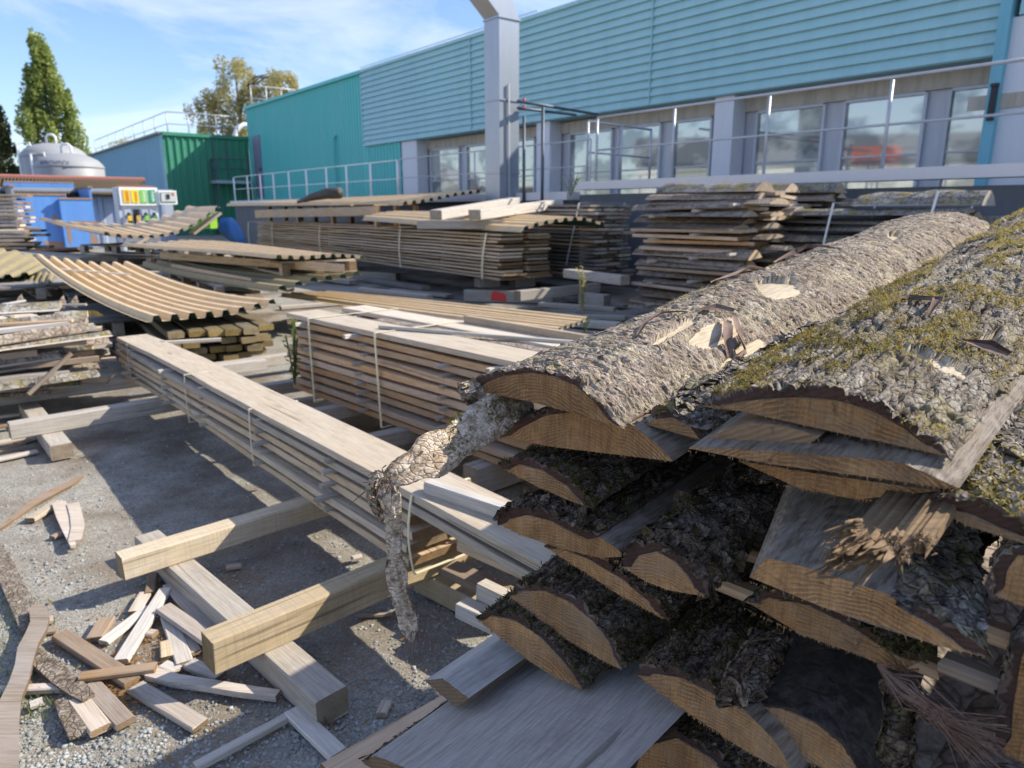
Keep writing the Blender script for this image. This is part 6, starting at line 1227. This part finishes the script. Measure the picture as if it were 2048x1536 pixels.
# --- broken board with long splinters
def splinters():
    rs = np.random.RandomState(5); s1 = .35; a = pt(1735, 1010, -.05); b_ = pt(1885, 1040, -.05); O = a.copy(); wv = (b_ - a); W_ = np.linalg.norm(wv); wv = wv / W_; down = np.array((0, 0, -1.0)); m = MB(); nS = 26; th_ = .022
    top_r, tip_r = [], []
    for i in range(nS + 1):
        f = i / nS; l_ = .085 * (1 - .55 * f) + .012 * rs.rand() + .010 * math.sin(f * 19); base = a + wv * W_ * f
        top_r.append(base + AX * .5 + (0, 0, .5 * TILT + .0015 * math.sin(f * 40))); tip_r.append(base - AX * l_ + (0, 0, -l_ * .25 + .0012 * rs.normal()))
    vs = [p - O for p in top_r] + [p - O for p in tip_r] + [p - O + down * th_ for p in top_r] + [p - O + down * th_ * .7 for p in tip_r]; n = nS + 1
    fs = [(k, k + 1, n + k + 1, n + k) for k in range(nS)] + [(2*n + k + 1, 2*n + k, 3*n + k, 3*n + k + 1) for k in range(nS)] + [(n + k, n + k + 1, 3*n + k + 1, 3*n + k) for k in range(nS)] + [(0, n, 3*n, 2*n), (n - 1, 3*n - 1, 4*n - 1, 2*n - 1)]
    m.add(vs, fs)
    t_ = thing('broken_board', 'broken board end with long pale splinters hanging in the middle of the pile', 'board', Matrix.Translation(Vector(O)), PILE); part('board', m, M['splinter'], t_)
    # fuzzy torn edge and long splinters
    m2 = MB()
    for j in range(700):
        f = rs.rand() ** 1.2; k = f * nS; p = tip_r[int(k)] - O + wv * W_ / nS * (k % 1) + rs.normal(0, .004, 3); d = -AX * rs.uniform(.2, 1) + wv * rs.normal(0, .3) + np.array((0, 0, rs.uniform(-.9, .7))); d = d / np.linalg.norm(d); l_ = rs.uniform(.004, .014); w_ = rs.uniform(.0006, .0018); sv = np.cross(d, (0, 0, 1)); sv = sv / np.linalg.norm(sv)
        m2.add([p - sv * w_, p + sv * w_, p + d * l_], [(0, 1, 2)])
    base_ = (((1735, 1075), ((1690, 1105), (1650, 1130), (1618, 1142))), ((1745, 1082), ((1700, 1112), (1660, 1140), (1634, 1154))), ((1760, 1090), ((1725, 1118), (1690, 1140), (1655, 1150))), ((1790, 1095), ((1750, 1135), (1720, 1162), (1702, 1192))), ((1775, 1094), ((1735, 1125), (1715, 1140), (1700, 1150))), ((1720, 1060), ((1690, 1068), (1668, 1072), (1650, 1086))), ((1722, 1045), ((1690, 1050), (1665, 1058), (1652, 1062))), ((1765, 1092), ((1720, 1125), (1680, 1148), (1640, 1150))))
    for j_ in range(64):
        (sx_, sy), pts = base_[j_ % 8]; dx_, dy_ = rs.normal(0, 7, 2); k_ = rs.uniform(.15, 1.1); pts = [(sx_ + (x - sx_) * k_ + dx_ * (1 - .3 * i) , sy + (y - sy) * k_ + dy_ * .7) for i, (x, y) in enumerate(pts)]; sx_, sy = sx_ + dx_, sy + dy_ * .6
        chain = [pt(sx_, sy, -.12)] + [pt(x, y, -.14 - .02 * i) for i, (x, y) in enumerate(pts)]; chain = [p - O for p in chain]; w0 = .004 * np.exp(rs.normal(0, .6))
        for i, p in enumerate(chain): pass
        vs = []; n_ = len(chain)
        for i, p in enumerate(chain):
            d = chain[min(i + 1, n_ - 1)] - chain[max(i - 1, 0)]; sv = np.cross(d, AX); sv = sv / (np.linalg.norm(sv) + 1e-9); w_ = w0 * (1 - i / (n_ - .75)) ** .7
            vs += [p + sv * w_ / 2, p - sv * w_ / 2, p + AX * .004]
        m2.add(vs, [q_ for i in range(n_ - 1) for q_ in ((i*3, i*3+1, i*3+4, i*3+3), (i*3+1, i*3+2, i*3+5, i*3+4), (i*3+2, i*3, i*3+3, i*3+5))])
    part('splinters', m2, M['splinter'], t_)
splinters()
# --- hanging strip of bark
def strip(name, label, ctrl, wid, mat, flat=.35, n=90, k=22, fl=1800, moss=0, group=None, fsize=.006, peel=1.0):
    """a curled strip of bark along control points in space"""
    rs = np.random.RandomState(2000 + seed()); C = np.array(ctrl, float); d = np.r_[0, np.cumsum(np.linalg.norm(np.diff(C, axis=0), axis=1))]; u = np.linspace(0, d[-1], n); P_ = np.stack([np.interp(u, d, C[:, j]) for j in range(3)], 1); W_ = np.interp(u, d, wid) * (1 + .38 * fbm(np.stack((u * 24, 0 * u, 0 * u), 1), 3, 61)); W_[-6:] *= np.linspace(.95, .45, 6)
    for _ in range(4): P_[1:-1] = (P_[:-2] + 2 * P_[1:-1] + P_[2:]) / 4
    O = P_[0].copy(); P_ = P_ - O; T_ = np.gradient(P_, axis=0); T_ /= np.linalg.norm(T_, axis=1)[:, None]; view = (CAM - O) - P_; view /= np.linalg.norm(view, axis=1)[:, None]
    sd_ = np.cross(T_, view); sd_ /= np.linalg.norm(sd_, axis=1)[:, None]; nr_ = np.cross(sd_, T_); th = np.linspace(0, 2 * math.pi, k, endpoint=False)
    a_ = (sd_[:, None] * np.cos(th)[None, :, None] + nr_[:, None] * (np.sin(th) * flat)[None, :, None]) * (W_ / 2)[:, None, None]
    PO = P_[:, None] + a_; UU, TT = np.meshgrid(u, th, indexing='ij'); p3 = np.stack((UU.ravel() * 1.0, np.cos(TT).ravel() * .03, np.sin(TT).ravel() * .03), 1); s_ = seed()
    e, cv = cells(UU.ravel() / .026 + .7 * vnoise(p3 * 40, s_), TT.ravel() * 2.2 + .5 * vnoise(p3 * 40, s_ + 2), s_); hg = (.0030 * cv - .0025 * np.exp(-(e / .1) ** 2) + .004 * fbm(p3 * np.array((14, 60, 60)), 4, s_) - .001) * peel
    NR = a_ / (np.linalg.norm(a_, axis=-1)[..., None] + 1e-9); PO = PO + NR * hg.reshape(UU.shape)[..., None]
    I = np.arange(n * k).reshape(n, k); J = np.roll(I, -1, axis=1); Fq = np.stack((I[:-1], J[:-1], J[1:], I[1:]), -1).reshape(-1, 4); V = PO.reshape(-1, 3)
    caps = np.array([(0, j, j + 1) for j in range(1, k - 1)] + [((n - 1) * k, (n - 1) * k + j + 1, (n - 1) * k + j) for j in range(1, k - 1)])
    tx_ = np.gradient(PO, axis=0); tx_ /= np.linalg.norm(tx_, axis=-1)[..., None] + 1e-9; tq_ = np.cross(NR, tx_)
    fv, ff = flakes_on(PO, NR, tx_, tq_, fl, fsize, .45, rs, 1.5); ff2 = ff + len(V); V = np.concatenate((V, fv))
    o = solo(name, label, 'bark strip', np_mesh(name, V, [np.concatenate((Fq, ff2)), caps], M[mat], smooth=False, attr=np.r_[cv, np.repeat(rs.rand(len(fv) // 6), 6)]), None, Matrix.Translation(Vector(O)), group)
    if moss:
        mk = np.clip((fbm(p3 * 30, 3, 77) + .05) * 3, 0, 1).reshape(UU.shape) * np.clip(1 - np.abs(UU / d[-1] - .22) / .16, 0, 1); mv, mf = moss_on(PO, NR, mk, moss, .008, rs); part('moss', np_mesh('moss', mv, mf, M['moss_dark'], smooth=False), None, o)['kind'] = 'stuff'
    return o
cp = [(1060, 800, 1.28), (1010, 815, 1.23), (960, 850, 1.18), (900, 892, 1.12), (840, 925, 1.08), (795, 948, 1.06), (775, 960, 1.055), (783, 990, 1.05), (788, 1030, 1.05), (788, 1080, 1.05), (790, 1130, 1.05), (797, 1180, 1.045), (812, 1230, 1.04), (828, 1284, 1.035)]
px2m = lambda w_, dd: w_ / FPX * dd * 1.05
strip('hanging_bark_strip', 'pale peeling bark strip drooping from under the grey top slab towards the gravel', [D(*c) for c in cp], [px2m(w_, 1.1) for w_ in (70, 80, 86, 82, 70, 52, 34, 30, 30, 32, 36, 38, 36, 22)], 'strip_bark', .17, 260, 44, 250, 3500, fsize=.005, peel=.55)
m = MB(); rs_ = np.random.RandomState(18)
e_ = D(828, 1284, 1.035)
for j in range(12):
    p = e_ + np.array((rs_.normal(0, .009), rs_.normal(0, .004), .02)); d = np.array((rs_.normal(.15, .35), rs_.normal(0, .2), -1.0)); l_ = rs_.uniform(.02, .055); m.tube([p - e_, p - e_ + d * l_ * .6 + rs_.normal(0, .002, 3), p - e_ + d * l_ + rs_.normal(0, .005, 3)], [.0011, .0009, .0004], 4)
solo('bark_fibres', 'torn fibres at the tip of the hanging bark strip', 'bark fibres', m, M['bast'], Matrix.Translation(Vector(e_)))
k_ = D(772, 955, 1.053); e_ = k_; m = MB()
for j in range(26):
    p = k_ + rs_.normal(0, .008, 3); d = np.array((rs_.normal(-.3, .5), rs_.normal(0, .3), rs_.normal(-.6, .6))); l_ = rs_.uniform(.012, .035); m.tube([p - e_, p - e_ + d * l_ * .6, p - e_ + d * l_], [.0011, .0009, .0004], 4)
solo('bark_fibres', 'torn fibres at the bend of the hanging bark strip', 'bark fibres', m, M['bast'], Matrix.Translation(Vector(e_)))
strip('bark_strand', 'thin curled bark strand beside the bend of the hanging strip', [D(*c) for c in ((765, 950, 1.055), (748, 962, 1.05), (740, 985, 1.05), (750, 1010, 1.05), (765, 1042, 1.05))], [px2m(w_, 1.05) for w_ in (18, 22, 20, 18, 8)], 'strip_bark', .5, 40, 12, 300, fsize=.005, peel=.5)
strip('bark_strip', 'loose frayed bark strip lying on the wide slab end, left one', [pt(1520, 1265, .02), pt(1500, 1310, -.02), pt(1470, 1365, -.05), pt(1440, 1410, -.07)], [.02, .03, .03, .02], 'dark_bark', .5, 60, 14, 500)
strip('bark_strip', 'loose frayed bark strip lying on the wide slab end, right one', [pt(1560, 1275, .02), pt(1535, 1320, -.02), pt(1510, 1365, -.05), pt(1488, 1402, -.07)], [.025, .04, .035, .02], 'dark_bark', .5, 60, 14, 500)
m = MB(); rs_ = np.random.RandomState(8)
for j in range(120):
    f = rs_.rand(); p = [pt(1755 + 20 * f, 1330 + 20 * f, -.02), pt(1800 + 30 * f + rs_.normal(0, 9), 1380 + rs_.normal(0, 15), -.04 + .03 * rs_.rand()), pt(1860 + 40 * f + rs_.normal(0, 9), 1425 + 20 * f + rs_.normal(0, 9), -.06), pt(1930 + 60 * f + rs_.normal(0, 26), 1470 + 30 * f + rs_.normal(0, 26), -.07 + .05 * rs_.rand())]
    m.tube([q - pt(1760, 1335, -.02) for q in p], [.0018, .0013, .0009, .0004], 4)
solo('bark_fibres', 'bundle of stringy reddish bark fibres hanging at the bottom right of the pile', 'bark fibres', m, M['bast'], Matrix.Translation(Vector(pt(1760, 1335, -.02))))
strip('bark_strip', 'dark ropy bark strip hanging beside the black inner bark', [pt(1790, 1360, .02), pt(1800, 1420, 0), pt(1795, 1480, -.02), pt(1780, 1540, -.03)], [.03, .035, .04, .03], 'dark_bark', .4, 60, 14, 500)
strip('bark_tuft', 'frayed bark tuft at the left corner of the grey top slab', [pt(962, 790, 0), pt(940, 785, -.02), pt(922, 775, -.03)], [.03, .028, .01], 'strip_bark', .6, 26, 12, 400, fsize=.008)
# --- hidden pile body, added for support and to keep sun off the gaps
rr = random.Random(12)
for k in range(15):
    for c in range(8):
        if k > 7 and c < 3: continue
        base = AX * (S0 + .16 + rr.uniform(0, .05)) + CX * (-.74 + c * .34) ; w_ = rr.uniform(.28, .34)
        slab_thing(f'filler slab added inside the near pile, {ORD[k + 1]} layer up, {ORD[c + 1]} from the left', frame((base[0], base[1], .13 + k * .075), (AX[0], AX[1], .11)), 1.6, w_, .055, 'filler slabs added inside the near pile')
for s_ in (.35, 1.4):
    q = AX * (S0 + s_) - CX * .9; beam('bearer', f'{("near", "far")[s_ > 1]} bearer under the pile of bark slabs', q, q + CX * 2.1, .10, .11, 'old_bearer')
